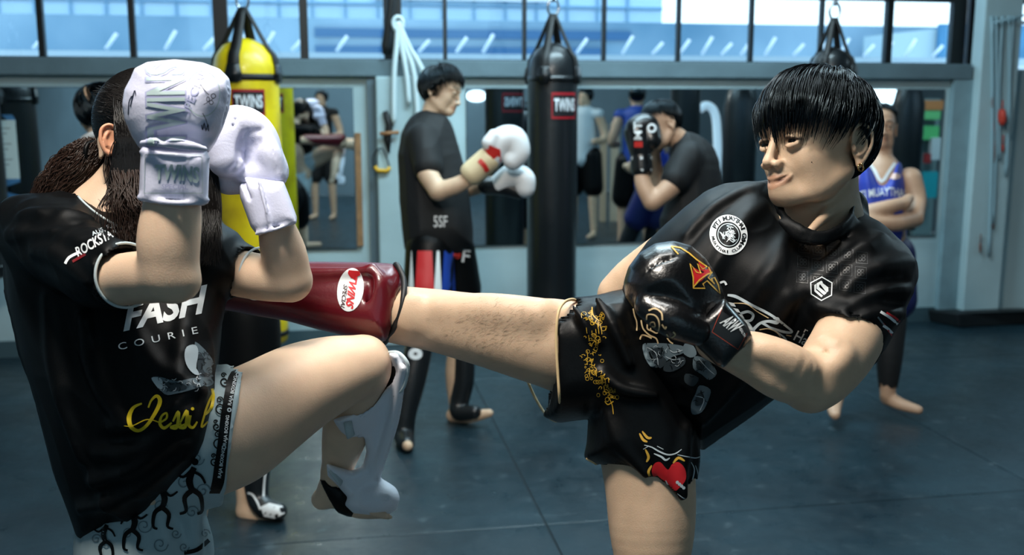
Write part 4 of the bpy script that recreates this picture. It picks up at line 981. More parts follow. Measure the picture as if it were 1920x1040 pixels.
    q.obj('piping', m_cream, so, True)
    # ---------------- glove
    v = Vol(axis((.14, .42, .0028)), axis((-.20, .08, .0028)), axis((1.40, 1.72, .0032)))
    v.infl([(1172, 555), (1169, 530), (1178, 500), (1198, 474), (1228, 456), (1262, 451), (1296, 460), (1322, 483), (1342, 512), (1356, 545), (1362, 570), (1352, 600), (1330, 632), (1300, 640), (1262, 618), (1225, 590), (1188, 578)], [(1265, 540, 1.55)], .078, .075, 0)
    v.chain([c(1215, 575, 1.50), c(1260, 600, 1.485), c(1305, 620, 1.49)], [.020, .026, .022], .012)         # thumb
    v.chain([c(1200, 590, 1.515), c(1245, 622, 1.50), c(1300, 645, 1.505)], [.003, .0035, .003], .006, 's')
    for k in range(7):
        a0 = 1195+k*9; v.chain([c(a0-2, 520+k*1.5, 1.50-.002*k), c(a0+6, 500-k*1.5, 1.492), c(a0+16, 488-k*1.0, 1.495)], [.0010, .0016, .001], .004, 's')
    gl = put('boxing_glove', v.mesh('boxing_glove', smooth=2), m_leather, body)
    v = Vol(axis((.22, .40, .0026)), axis((-.17, -.03, .0026)), axis((1.42, 1.64, .003)))
    ax0 = norm(c(1385, 662, 1.53)-c(1318, 612, 1.53))
    v.infl([(1358, 558), (1400, 606), (1413, 632), (1400, 656), (1358, 690), (1345, 686), (1312, 655), (1290, 628), (1320, 590)], [(1350, 630, 1.53)], .050, .04, 0, e=4)
    v.cap(c(1390, 664, 1.53), c(1440, 700, 1.53), .0395, .042, .002, 's')
    cf = put('cuff', v.mesh('cuff', smooth=2), m_leather, gl)
    # right glove hidden behind the hip
    v = Vol(axis((.22, .36, .005)), axis((-.36, -.16, .005)), axis((2.0, 2.22, .005)))
    v.chain([c(1215, 700, 2.06), c(1235, 760, 2.09), c(1240, 790, 2.10)], [.045, .065, .055], .01)
    put('boxing_glove', v.mesh('boxing_glove', smooth=1), m_leather, body)
    # ---------------- maroon shin pad
    v = Vol(axis((-.66, -.19, .004)), axis((-.16, .08, .004)), axis((1.82, 2.15, .0045)))
    v.infl([(320, 475), (450, 482), (575, 490), (690, 491), (738, 494), (752, 508), (757, 532), (752, 570), (740, 615), (724, 640), (690, 637), (640, 628), (590, 616), (540, 602), (470, 590), (400, 577), (320, 565)], [(740, 560, 1.945), (540, 540, 1.975), (330, 515, 2.06)], .076, .06, 0)
    v.chain([c(700, 500, 1.90), c(712, 530, 1.883), c(704, 590, 1.885)], [.007, .010, .007], .02)
    v.chain([c(688, 510, 1.893), c(694, 545, 1.882), c(688, 590, 1.885)], [.004, .006, .004], .012, 's')
    v.chain([c(450, 500, 1.97), c(560, 512, 1.93), c(690, 506, 1.895)], [.006, .012, .006], .02)
    v.cap(c(730, 588, 1.947), c(800, 596, 1.935), .0575, .060, .002, 's')
    sp = put('shin_pad', v.mesh('shin_pad', smooth=2), mat('maroon_leather', (92, 12, 24), .33, coat=.3, bump=.05, bscale=200), body)
    q = MB(); q.tube([c2w(px(*p)) for p in crom([(742, 496, 1.945), (756, 520, 1.915), (757, 555, 1.885), (749, 590, 1.88), (737, 618, 1.895), (722, 641, 1.945), (726, 630, 1.99), (742, 590, 2.01), (752, 540, 2.0)], 5, True)], .0058, 8, closed=True)
    q.obj('rim', mat('black_binding', (14, 14, 16), .5), sp, True)
    return body, sh, so, gl, cf, sp, H
KICK = build_kicker()
# ================================================================== the fighter on the left blocking the kick
m_skin2 = mat('skin_fair', (224, 192, 164), .47, noise=.05, nscale=20, bump=.08, bscale=420, sss=.08, vcol=True, spec=.4)
m_brown = mat('dark_brown_hair', (10, 7, 6), .38, spec=.5)
m_lilac = mat('lilac_white_leather', (214, 216, 238), .42, bump=.08, bscale=240, coat=.12, spec=.45)
m_tail = mat('brown_hair', (44, 29, 22), .42, spec=.4)
m_trim_w = mat('white_edging', (190, 205, 210), .5)
m_patt = mat('patterned_white_satin', (170, 190, 196), .45, bump=.05, bscale=90, vcol=False)
def lathe_path(): pass
def build_woman():
    c = px
    v = Vol(axis((-.98, -.08, .0045)), axis((-2.05, -.64, .014), (-.64, .26, .0042)), axis((1.36, 2.2, .0048)))
    th = math.radians(50); H = Frame(px(282, 262, 1.76), (math.sin(th), -.25, -math.cos(th)), (.10, 1, -.10), .97)
    v.chain([c(262, 300, 1.80), c(222, 350, 1.79), c(190, 400, 1.79)], [.046, .044, .055], .012)
    head_sdf(v, H, fine=False)
    v.chain([c(200, 430, 1.79), c(210, 600, 1.80), c(240, 800, 1.82), c(290, 950, 1.82)], [.07, .08, .075, .085], .03)
    # near arm
    v.chain([c(120, 470, 1.68), c(200, 520, 1.56), c(262, 520, 1.49), c(318, 516, 1.445)], [.045, .0405, .0390, .0385], .02)
    v.chain([c(320, 514, 1.445), c(316, 460, 1.44), c(322, 400, 1.44), c(328, 350, 1.44)], [.0385, .0435, .0410, .033], .010)
    v.ell(c(340, 532, 1.445), (.022, .018, .02), None, .02)
    # far arm
    v.chain([c(395, 495, 1.87), c(450, 512, 1.80), c(505, 522, 1.76), c(545, 527, 1.745)], [.045, .042, .040, .036], .02)
    v.chain([c(545, 524, 1.745), c(532, 475, 1.73), c(518, 425, 1.715), c(505, 385, 1.71)], [.036, .0385, .0310, .028], .008)
    # raised leg
    v.chain([c(320, 850, 1.76), c(400, 820, 1.74), c(440, 802, 1.75), c(500, 765, 1.775), c(560, 728, 1.80), c(620, 702, 1.825), c(672, 686, 1.845)], [.10, .098, .0965, .0880, .0800, .0690, .0560], .02)
    v.ell(c(690, 680, 1.845), (.036, .044, .045), None, .02)
    v.chain([c(684, 694, 1.86), c(664, 745, 1.91), c(648, 810, 1.97), c(632, 880, 2.03)], [.048, .047, .045, .030], .006)
    v.chain([c(632, 885, 2.03), c(618, 925, 2.045), c(604, 935, 2.05)], [.030, .026, .022], .012)
    v.chain([c(622, 920, 2.04), c(670, 945, 2.03), c(715, 955, 2.02)], [.026, .027, .018], .012)
    for k in range(5): v.cap(c(700+3*k, 958+1.5*k, 1.985+.016*k), c(720+3.2*k, 966+1.0*k, 1.98+.016*k), .0095-.0008*k, .008-.0007*k, .003)
    # standing leg
    kn = P(265, 1120, 1.80); an = np.array([kn[0]+.03, kn[1]+.05, .09]); w = w2c(kn); a_ = w2c(an); mid = w*.6+a_*.4
    v.chain([c(290, 930, 1.82), c(275, 1040, 1.81), w], [.09, .082, .058], .03); v.chain([w, mid, a_], [.058, .053, .034], .01)
    v.cap(w2c([an[0]-.02, an[1]+.02, .033]), w2c([an[0]+.15, an[1]-.05, .028]), .032, .024, .02)
    me = v.mesh('person', lambda V: np.ones((len(V), 3)), 2)
    body = put('person', me, m_skin2, None, origin=(an[0], an[1], 0))
    tag(body, 'long-haired person in black and white kit shielding the head with white gloves', 'person')
    # ---------------- hair
    r = np.random.default_rng(5)
    cap_ = Vol(axis((-.78, -.42, .004)), axis((-.02, .26, .004)), axis((1.60, 1.96, .004)))
    cap_.ell(H(-.018, .030, 0), np.array((.101, .092, .085)), H.A, 0)
    cap_.chain([H(-.02, .02, .0), H(-.06, -.03, 0), H(-.085, -.05, 0)], [.07, .045, .03], .02)
    cap_.ell(H(.075, -.03, 0), (.060, .085, .095), H.A, .01, 's')
    cap_.ell(H(-.016, -.040, .085), (.028, .040, .05), H.A, .012, 's')
    hc = put('hair', cap_.mesh('hair', smooth=2), m_brown, body)
    paths = []; tail = H(-.118, -.005, 0); C0 = np.array([-.018, .030, 0]); RR = np.array([.104, .095, .088])
    for i in range(2600):      # combed back over the skull to the tie
        ph = r.uniform(-1.95, 1.95); f0 = r.uniform(.02, .075)-.02*abs(ph); d0 = np.array([f0/.1+.3, math.cos(ph), math.sin(ph)]); q0 = d0/np.sqrt((d0**2/1).sum())
        d1 = norm(np.array([-.95, -.25+.1*r.normal(), .1*math.sin(ph)])); pts = []
        for k in range(11):
            t = k/10; d = norm(q0*(1-t)+d1*t+np.array([0, .1, 0])*math.sin(t*3.1)); q = d/np.sqrt(((d/RR)**2).sum()); pts.append(H(*(C0+q*(1+.012*r.random()))))
        paths.append((c2w(np.array(pts)), .0009*r.uniform(.7, 1.3)))
    tb = px(176, 288, 1.80); tpaths = []
    cen = crom([tb, px(150, 305, 1.80), px(118, 330, 1.80), px(88, 352, 1.79), px(58, 388, 1.785)], 4)
    for i in range(2200):
        o = r.normal(0, 1, 3); o /= max(1, np.linalg.norm(o)/1.3); sp = r.uniform(.6, 1.0); L = int(len(cen)*sp); a, b, f_ = r.uniform(0, 6.28), r.uniform(1.5, 3.5), r.uniform(.002, .006)
        pts = []
        for k in range(17):
            t = k/16*sp*(len(cen)-1); i0 = int(t); u = t-i0; base = cen[i0]*(1-u)+cen[min(i0+1, len(cen)-1)]*u; s_ = k/16
            wd_ = .012+.030*math.sin(math.pi*min(1, .1+s_*.85)); cl = np.array([o[0]*.9, o[1]*1.25, o[2]*.8])
            pts.append(base+cl*wd_*.6+f_*np.array([math.sin(a+b*s_*6), math.cos(a+b*s_*6), .5*math.sin(a*2+b*s_*5)])+np.array([0, -.02*s_*s_, 0]))
        tpaths.append((c2w(np.array(pts)), .0009*r.uniform(.6, 1.4)))
    for i in range(700):       # loose hair hanging beside the neck and down over the chest
        x0 = r.uniform(205, 272); d0 = r.uniform(1.66, 1.76); x1 = x0+r.normal(28, 28); y1 = r.uniform(370, 470); a = r.uniform(0, 6.28)
        p = crom([px(x0-5, 270+r.uniform(0, 30), d0+.02), px(x0+r.normal(4, 7), 330, d0-.02), px((x0+x1)/2+12*math.sin(a), 385, d0-.045), px(x1, y1, 1.615+.0003*abs(x1-240))], 5)
        tpaths.append((c2w(p), .0009*r.uniform(.6, 1.3)))
    for i in range(700):       # long hair on the far side, between the gloves
        x0 = r.uniform(335, 400); a = r.uniform(0, 6.28); p = crom([px(x0-25, 215, 1.70), px(x0, 290, 1.70), px(x0+10+6*math.sin(a), 390, 1.68), px(x0+8+10*math.cos(a), r.uniform(430, 500), 1.66)], 5)
        paths.append((c2w(p), .0011*r.uniform(.7, 1.3)))
    for i in range(90):        # fly-away strands
        x0, y0 = r.uniform(190, 250), r.uniform(165, 215); p = crom([px(x0+10, y0+25, 1.72), px(x0, y0, 1.70), px(x0-r.uniform(5, 25), y0-r.uniform(0, 15), 1.69)], 4)
        paths.append((c2w(p), .0004))
    tl = strands('ponytail', tpaths, m_tail, body, rtip=.4)
    for i in range(600):       # strands drawn across the cheek
        x0 = r.uniform(222, 268); p = crom([px(x0-6, 150+r.uniform(0, 60), 1.73), px(x0-10, 205+r.uniform(-10, 15), 1.675), px(x0+r.normal(0, 5), 245, 1.655), px(x0-4+r.normal(0, 6), 290, 1.652), px(x0-8+r.normal(0, 9), 345, 1.65)], 5); paths.append((c2w(p), .0010*r.uniform(.7, 1.3)))
    st = strands('hair_strands', paths, m_brown, body); hc = join_mesh(hc, st); hc.name = 'hair'
    q = MB(); q.tube([c2w(tb+.021*np.array([.3*math.cos(t), math.sin(t), math.cos(t)])) for t in np.linspace(0, 6.28, 18, endpoint=False)], .004, 8, closed=True); q.obj('hair_tie', m_satin, body, True)
    # near ear detail (her right ear)
    v = Vol(axis((-.72, -.62, .0014)), axis((.14, .28, .0014)), axis((1.62, 1.78, .0014))) if False else None
    ec = c(204, 264, 1.665); ve = Vol(axis((ec[0]-.04, ec[0]+.04, .0013)), axis((ec[1]-.04, ec[1]+.04, .0013)), axis((ec[2]-.03, ec[2]+.035, .0013)))
    A = [norm((1, .12, .45)), norm((-.05, 1, 0)), norm((-.45, 0, 1))]; o = lambda a, b, g: ec+a*A[0]+b*A[1]-g*A[2]
    ve.ell(o(.0, .002, -.006), (.014, .026, .011), A, .003); ve.ell(o(.003, .005, .006), (.009, .016, .006), A, .002, 's')
    ve.chain([o(.010, .004, 0), o(.011, .018, .002), o(.002, .026, .004), o(-.010, .020, .005), o(-.013, .002, .005), o(-.008, -.014, .003), o(-.001, -.021, .001)], [.0022, .0028, .003, .003, .003, .0035, .005], .002)
    ve.chain([o(.000, .014, .002), o(-.006, .004, .004), o(-.004, -.008, .003)], [.002, .0022, .002], .003)
    put('ear', ve.mesh('ear', smooth=2, color=lambda V: np.ones((len(V), 3))*np.array((.92, .62, .52))), m_skin2, body)
    # ---------------- shirt
    v = Vol(axis((-.92, -.36, .0042)), axis((-.46, .15, .0042)), axis((1.48, 2.05, .005)))
    v.infl([(2, 418), (6, 480), (12, 550), (38, 660), (68, 760), (98, 880), (138, 1000), (146, 1016), (205, 1002), (265, 970), (325, 925), (368, 880), (390, 830), (400, 780), (408, 690), (416, 610), (424, 550), (450, 520), (440, 440), (400, 412), (330, 400), (270, 400), (205, 385), (150, 352), (95, 364), (40, 385)], [(20, 450, 1.80), (300, 600, 1.77), (420, 500, 1.84), (150, 980, 1.84), (380, 850, 1.705), (340, 760, 1.70), (405, 700, 1.73), (30, 700, 1.82)], .125, .085, 0, Tb=.11, e=3)
    v.chain([c(60, 428, 1.74), c(120, 460, 1.66), c(186, 512, 1.575), c(224, 516, 1.535)], [.060, .062, .054, .050], .03)      # near sleeve
    v.chain([c(385, 480, 1.87), c(425, 498, 1.83), c(455, 508, 1.80)], [.052, .051, .047], .025)                        # far sleeve
    for pts, r_ in [([(40, 402), (110, 402), (165, 410)], .010), ([(20, 440), (90, 432), (150, 428)], .009), ([(150, 430), (195, 462), (205, 490)], .009), ([(120, 445), (160, 462), (180, 500)], .009), ([(60, 470), (110, 480), (160, 530)], .008),
                    ([(170, 905), (260, 880), (345, 815)], .012), ([(150, 955), (240, 930), (340, 860)], .011), ([(180, 850), (260, 840), (355, 770)], .010), ([(210, 800), (300, 790), (375, 725)], .009), ([(250, 600), (290, 680), (385, 735)], .009), ([(90, 560), (110, 700), (150, 860)], .010), ([(350, 570), (345, 630), (335, 700)], .008), ([(160, 600), (180, 700), (240, 800)], .009)]:
        v.fold(pts, r_, .022)
    for pts, r_ in [([(165, 928), (250, 905), (342, 838)], .007), ([(190, 825), (270, 815), (360, 748)], .007), ([(50, 420), (110, 417), (160, 422)], .006), ([(140, 460), (175, 480), (190, 505)], .006)]:
        v.fold(pts, r_, .016, 's')
    v.chain([c(255, 300, 1.80), c(222, 350, 1.79), c(195, 395, 1.785)], [.052, .056, .058], .004, 's')
    dn = norm(c(318, 516, 1.445)-c(200, 520, 1.56)); v.cap(c(214, 519, 1.545), c(214, 519, 1.545)+dn*.12, .0435, .05, .002, 's'); v.half(c(222, 517, 1.535), dn)if False else None
    d2 = norm(c(545, 527, 1.745)-c(450, 512, 1.80)); v.cap(c(448, 511, 1.80), c(448, 511, 1.80)+d2*.1, .0440, .05, .002, 's')
    sh = put('shirt', v.mesh('shirt', smooth=3, noise=creases((.5, -.8, .1), 8, .0075, 4)), m_shirt, body)
    def ring(cc, ax, R_, r_, n=40, flat=1.0):
        ax = norm(ax); a = norm(np.cross(ax, (0, 1, .2))); b = np.cross(ax, a)
        return [c2w(cc+(a*math.cos(t)+b*math.sin(t))*R_) for t in np.linspace(0, 2*math.pi, n, endpoint=False)]
    q = MB(); q.tube(ring(c(229, 516, 1.528)+dn*.012, dn, .0485, 0), .0022, 8, closed=True); q.obj('sleeve_edging', m_trim_w, sh, True)
    q = MB(); q.tube(ring(c(455, 508, 1.80)+d2*.036, d2, .0455, 0), .0022, 8, closed=True); q.obj('sleeve_edging', m_trim_w, sh, True)
    cl = onto_surface(sh, [(136, 352), (150, 372), (175, 395), (205, 415), (235, 430), (258, 437)]); q = MB(); q.tube(cl, .0020, 8); q.obj('collar_edging', m_trim_w, sh, True)
    # ---------------- shorts
    v = Vol(axis((-.82, -.42, .0042)), axis((-.62, -.08, .0042)), axis((1.50, 2.02, .0048)))
    v.infl([(142, 990), (138, 1100), (160, 1150), (395, 1150), (402, 1060), (396, 1010), (382, 965), (388, 905), (372, 860), (300, 850), (200, 920)], [(260, 1000, 1.82)], .115, .09, 0, Tb=.11)
    v.chain([c(330, 850, 1.77), c(385, 828, 1.745), c(432, 806, 1.745)], [.105, .110, .113], .02)
    ax = norm(c(500, 765, 1.775)-c(400, 820, 1.74))
    v.cap(c(395, 824, 1.745), c(395, 824, 1.745)+ax*.2, .0995, .1015, .0, 's')
    v.cap(c(270, 1090, 1.81), c(266, 1200, 1.81), .085, .10, .002, 's')
    pl = c(440, 798, 1.745); nn_ = np.cross(c(421, 905, 1.7)-c(458, 690, 1.7), pl); v.half(pl, nn_ if nn_[0] > 0 else -nn_)
    for pts, r_ in [([(200, 990, 1.72), (210, 1050, 1.72), (215, 1100, 1.72)], .008), ([(300, 960, 1.71), (310, 1030, 1.715), (330, 1100, 1.73)], .009), ([(350, 920, 1.72), (365, 980, 1.73), (370, 1050, 1.74)], .008)]:
        v.chain([c(*p) for p in pts], [r_*.4, r_, r_*.4], .022)
    so = put('shorts', v.mesh('shorts', smooth=2, noise=creases((.2, -1, .1), 9, .005, 7)), m_patt, body)
    # ---------------- near glove
    v = Vol(axis((-.58, -.38, .0026)), axis((.095, .33, .0026)), axis((1.34, 1.56, .003)))
    v.infl([(262, 279), (247, 256), (234, 226), (229, 196), (233, 168), (245, 146), (252, 128), (276, 116), (328, 111), (380, 117), (412, 129), (430, 147), (434, 170), (430, 205), (418, 240), (404, 268), (392, 286), (378, 284), (330, 276), (290, 272)], [(330, 200, 1.445)], .072, .055, 0, Tb=.075)
    for k in range(10): v.chain([c(398+2.2*k, 135+12*k, 1.392+.004*k), c(412+1.6*k, 140+12.5*k, 1.405+.003*k), c(436-.6*k, 150+12*k, 1.43)], [.0010, .0022, .0010], .004, 's')
    v.chain([c(256, 138, 1.405), c(270, 126, 1.40), c(300, 121, 1.405)], [.001, .0018, .001], .004, 's')
    v.chain([c(266, 268, 1.385), c(300, 266, 1.372), c(350, 272, 1.372), c(385, 279, 1.385)], [.004, .007, .007, .004], .012)
    v.fold([(385, 125), (412, 150), (420, 185)], .004, .01); v.fold([(300, 262), (345, 250), (390, 262)], .005, .012, 's')
    gl = put('boxing_glove', v.mesh('boxing_glove', smooth=2), m_lilac, body)
    v = Vol(axis((-.56, -.40, .0026)), axis((.09, .22, .0026)), axis((1.36, 1.54, .003)))
    v.infl([(265, 272), (263, 300), (260, 372), (270, 380), (330, 384), (384, 386), (390, 374), (393, 300), (388, 280)], [(326, 330, 1.445)], .056, .04, 0, e=4)
    v.cap(c(325, 376, 1.44), c(323, 420, 1.44), .0425, .044, .002, 's')
    v.chain([c(262, 370, 1.41), c(300, 378, 1.392), c(350, 381, 1.392), c(388, 376, 1.41)], [.004]*4, .006)
    v.chain([c(264, 284, 1.41), c(300, 288, 1.39), c(350, 292, 1.39), c(390, 296, 1.41)], [.003]*4, .005)
    cf = put('cuff', v.mesh('cuff', smooth=2), m_lilac, gl)
    # ---------------- far glove, palm towards the viewer
    v = Vol(axis((-.52, -.36, .0025)), axis((.12, .32, .0025)), axis((1.60, 1.82, .003)))
    v.chain([c(500, 318, 1.715), c(488, 268, 1.715), c(468, 240, 1.705), c(438, 236, 1.695), c(420, 262, 1.685), c(424, 298, 1.68)], [.030, .033, .032, .034, .036, .031], .008)
    v.chain([c(430, 330, 1.73), c(470, 325, 1.735), c(505, 322, 1.725)], [.032, .034, .030], .02)
    v.ell(c(480, 285, 1.725), (.032, .045, .022), None, .01)
    v.chain([c(515, 326, 1.695), c(506, 290, 1.69), c(496, 262, 1.69)], [.018, .020, .012], .010)
    v.chain([c(455, 330, 1.70), c(490, 328, 1.695), c(520, 330, 1.705)], [.012, .016, .012], .01)
    v.fold([(436, 322), (450, 302), (452, 274), (464, 252), (490, 244)], .0085, .006, 's', inset=.35); v.fold([(462, 300), (468, 275), (488, 262)], .010, .012, 's', inset=.5); v.fold([(498, 250), (514, 292), (522, 334)], .0022, .003, 's', inset=0)
    for k in range(9): a = math.radians(150-17*k); v.chain([c(456+34*math.cos(a)+4, 262-36*math.sin(a), 1.662), c(456+50*math.cos(a), 262-52*math.sin(a), 1.672)], [.0018, .0008], .004, 's')
    gl2 = put('boxing_glove', v.mesh('boxing_glove', smooth=2), m_lilac, body)
    v = Vol(axis((-.49, -.34, .0025)), axis((.06, .19, .0025)), axis((1.60, 1.80, .003)))
    v.infl([(458, 330), (448, 350), (450, 370), (470, 425), (484, 443), (520, 432), (556, 419), (557, 408), (546, 376), (532, 340), (495, 334)], [(505, 385, 1.71)], .050, .04, 0, e=4)
    v.cap(c(518, 425, 1.715), c(530, 470, 1.73), .0355, .038, .002, 's')
    v.chain([c(455, 334, 1.70), c(462, 348, 1.675), c(468, 372, 1.665)], [.004, .006, .004], .003, 's')
    v.chain([c(486, 340, 1.658), c(497, 385, 1.655), c(508, 428, 1.662)], [.0032]*3, .003)
    v.chain([c(480, 438, 1.67), c(515, 430, 1.66), c(553, 416, 1.675)], [.003]*3, .005)
    put('cuff', v.mesh('cuff', smooth=2), m_lilac, gl2)
    # ---------------- shin guard on the raised leg
    v = Vol(axis((-.42, -.18, .003)), axis((-.52, -.12, .003)), axis((1.76, 2.16, .004)))
    ctl = [(745, 680, 1.84), (700, 780, 1.92), (640, 800, 1.895), (690, 860, 1.985), (630, 890, 1.975), (700, 940, 2.01), (740, 940, 2.02)]
    v.infl([(728, 661), (744, 661), (758, 672), (763, 690), (756, 740), (744, 790), (730, 840), (712, 895), (738, 918), (748, 938), (744, 956), (726, 966), (690, 966), (662, 962), (646, 946), (652, 932), (628, 905), (614, 892), (612, 868), (630, 874), (660, 882), (680, 872), (687, 846), (682, 824), (652, 824), (636, 806), (624, 786), (668, 770), (702, 748), (722, 726), (736, 695)], ctl, .034, .018, 0, Tb=.05)
    v.chain([c(684, 694, 1.862), c(664, 745, 1.912), c(648, 810, 1.972), c(632, 880, 2.032)], [.0495, .0485, .0465, .0315], .001, 's')
    v.chain([c(742, 672, 1.835), c(744, 700, 1.85), c(732, 735, 1.875)], [.012, .012, .006], .006, 's')
    v.chain([c(757, 690, 1.81), c(738, 790, 1.895), c(706, 890, 1.975)], [.006, .010, .008], .014)
    v.ell(c(708, 932, 1.99), (.040, .026, .035), None, .02)
    v.chain([c(680, 935, 1.955), c(710, 932, 1.95), c(736, 938, 1.975)], [.001, .0025, .001], .005, 's')
    sg = put('shin_guard', v.mesh('shin_guard', smooth=2), mat('white_guard', (236, 238, 248), .4, bump=.05, bscale=240), body)
    q = MB(); q.tube([c2w(px(*p)) for p in crom([(728, 661, 1.85), (746, 661, 1.82), (760, 674, 1.808), (765, 690, 1.812), (757, 725, 1.83), (740, 742, 1.855)], 5)], .0035, 8); q.obj('rim', m_trim_w, sg, True)
    for (a, b) in (((652, 790, 1.858), (658, 818, 1.865)), ((620, 880, 1.943), (640, 905, 1.95))):
        q = MB(); q.tube([c2w(c(*a)), c2w((c(*a)+c(*b))/2-np.array([0, 0, .004])), c2w(c(*b))], .009, 8, flat=.4); q.obj('strap', m_trim_w, sg, True)
    v = Vol(axis((-.39, -.26, .003)), axis((-.52, -.40, .003)), axis((1.94, 2.14, .004)))
    v.chain([c(618, 908, 2.035), c(640, 930, 2.035), c(660, 940, 2.03)], [.0315, .031, .030], .01); v.chain([c(632, 885, 2.03), c(618, 925, 2.045)], [.029, .025], .001, 's'); v.half(c(612, 915, 2.03), (-1, -.5, 0))
    put('liner', v.mesh('liner', smooth=1), m_satin, sg)
    q = MB(); q.tube([c2w(px(*p)) for p in crom([(738, 672, 1.862), (742, 700, 1.872), (728, 735, 1.89), (700, 755, 1.90)], 5)], .011, 8); q.obj('liner', m_satin, sg, True)
    return body, sh, so, gl, cf, sg, H
def onto_surface(o, pts, off=.001, n=6):
    out = []
    for p in crom(np.array(pts, float), n):
        d = Vector(ray(p[0], p[1])).normalized()
        if o.name not in BV: BV[o.name] = bvh_of(o)
        h = BV[o.name].ray_cast(Vector(CO), d)[0]
        if h is not None and (not out or (h-Vector(out[-1])).length < .06): out.append(tuple(h-d*off))
    return out
WOM = build_woman()
# ================================================================== people further back
def bg_person(label, H, arms, legs, trunk, top, tops, bottoms, shorts_mat, shirt_mat, hairp, box_px, dr, skin=None, extra=None, step=.0085, feet=None, face_kw={}, origin=None):
    x0, y0, x1, y1 = box_px; d0, d1 = dr; dm = max(d0, d1)
    X = [(x-960)*d/FPX for x in (x0, x1) for d in dr]; Y = [-(y-520)*d/FPX for y in (y0, y1) for d in dr]
    hx, hy, hz = H.c; s = .14
    ax = axis((min(X), hx-s, step), (hx-s, hx+s, .0042), (hx+s, max(X), step)); ay = axis((min(Y), hy-s, step), (hy-s, hy+s, .0042), (hy+s, max(Y), step)); az = axis((d0, hz-s, step), (hz-s, hz+s, .0055), (hz+s, d1, step))
    v = Vol(ax, ay, az); head_sdf(v, H, fine=True, **face_kw)
    for pts, r in arms+legs+trunk: v.chain([px(*p) for p in pts], r, .015)
    if feet:
        for f_ in feet: v.chain([px(*p) for p in f_[0]], f_[1], .012)
    me = v.mesh('person', lambda V: np.where((np.linalg.norm(V-H.c, axis=1) < .17)[:, None], face_color(V, H), 1.0), 2)
    zmin = min(p.co.z for p in me.vertices); org = origin if origin is not None else c2w(px(*legs[0][0][-1]))[:2]
    body = put('person', me, skin or m_skin, None, origin=(org[0], org[1], 0)); tag(body, label, 'person'); eyes(H, body)
    def cloth(name, items, m, grow, subs=(), half=(), noise=None):
        w = Vol(axis((min(X), max(X), .007)), axis((min(Y), max(Y), .007)), axis((d0, d1, .007)))
        for it in items:
            if it[0] == 'poly': w.infl(it[1], it[2], it[3], it[4], .02)
            else: w.chain([px(*p) for p in it[0]], [q+grow for q in it[1]], .02)
        for it in subs: w.chain([px(*p) for p in it[0]], it[1], .003, 's')
        for p, n in half: w.half(px(*p), n)
        return put(name, w.mesh(name, smooth=2, noise=noise), m, body)
    return body, cloth
m_tee = mat('black_tee', (10, 14, 17), .75)
m_skin3 = mat('skin_tan', (196, 158, 130), .5, noise=.06, nscale=20, vcol=True)
# --- man in black tee putting on gloves
d = 4.72; th = math.radians(76)
H = Frame(px(828, 172, d), (math.sin(th), -.30, -math.cos(th)), (.28, 1, 0), 1.0)
b, cloth = bg_person('person in black tee and red-blue shorts adjusting white gloves beside the black bag', H,
    [([(790, 262, d-.10), (800, 320, d-.17), (822, 358, d-.22)], [.062, .050, .042]), ([(822, 358, d-.22), (860, 346, d-.24), (905, 318, d-.25)], [.042, .038, .028]),
     ([(810, 262, d+.14), (835, 330, d+.18), (850, 362, d+.14)], [.058, .048, .040]), ([(850, 362, d+.14), (895, 350, d+.02), (930, 340, d-.10)], [.040, .036, .028])],
    [([(806, 480, d-.06), (800, 560, d-.08), (784, 650, d-.10), (768, 730, d-.12), (755, 800, d-.14)], [.095, .080, .060, .056, .036]), ([(848, 480, d+.08), (858, 560, d+.10), (862, 640, d+.12), (857, 700, d+.14), (856, 762, d+.15)], [.095, .080, .058, .056, .036])],
    [([(815, 200, d), (805, 235, d), (805, 262, d), (815, 340, d), (825, 440, d)], [.052, .055, .10, .12, .125])], None, None, None, None, None, None,
    (700, 100, 1010, 850), (4.2, 5.15), feet=[([(752, 812, d-.14), (758, 828, d-.20), (765, 836, d-.30)], [.036, .034, .022]), ([(850, 778, d+.16), (885, 780, d+.10), (918, 774, d+.06)], [.036, .032, .020])])
bowl_hair(H, b, m_hair, 1.75, 1.75, 2.45, n=700, lift=.026, seed=11, rad=.0022, capstep=.005)
sh = cloth('shirt', [('poly', [(775, 222), (754, 250), (746, 290), (750, 380), (760, 468), (888, 462), (884, 420), (868, 350), (852, 285), (838, 250), (822, 232), (800, 226)], [(815, 350, d)], .145, .10), ([(792, 258, d-.10), (803, 312, d-.165)], [.062, .056]), ([(810, 258, d+.13), (832, 315, d+.17)], [.062, .056]), ([(806, 240, d), (806, 262, d), (818, 340, d), (826, 430, d)], [.075, .112, .135, .14])], m_tee, .008, noise=creases((.1, -1, 0), 7, .008, 21))
text_decal('shirt_print', '5SF', (826, 415), 26, 22, 0, [sh], m_print_w, sh, maxlen=20, off=.004)
so = cloth('shorts', [([(806, 470, d-.05), (802, 545, d-.08)], [.105, .105]), ([(846, 470, d+.07), (860, 540, d+.10)], [.105, .100])], m_satin, .008)
for x0, x1, rgb in ((766, 774, (225, 235, 235)), (778, 812, (200, 35, 40)), (814, 826, (230, 238, 238)), (828, 852, (30, 70, 170))):
    F_ = Flat().poly([(x0+5, 470), (x1-2, 470), (x1+2, 545), (x0, 545)]); F_.lay('stripe', [so], mat('stripe_%d_%d' % (x0, rgb[0]), rgb, .5), so, .004, 20)
Flat().ring((857, 478), 0, 7).lay('badge', [so], mat('badge_red', (215, 60, 50), .5), so, .005, 20)
text_decal('lettering', 'F', (874, 480), 14, 24, -8, [so], m_print_w, so, maxlen=20, off=.005)
m_gw = mat('white_glove', (235, 238, 240), .4); m_gr = mat('glove_red', (205, 45, 40), .4); m_gg = mat('glove_cuff_cream', (225, 205, 165), .5)
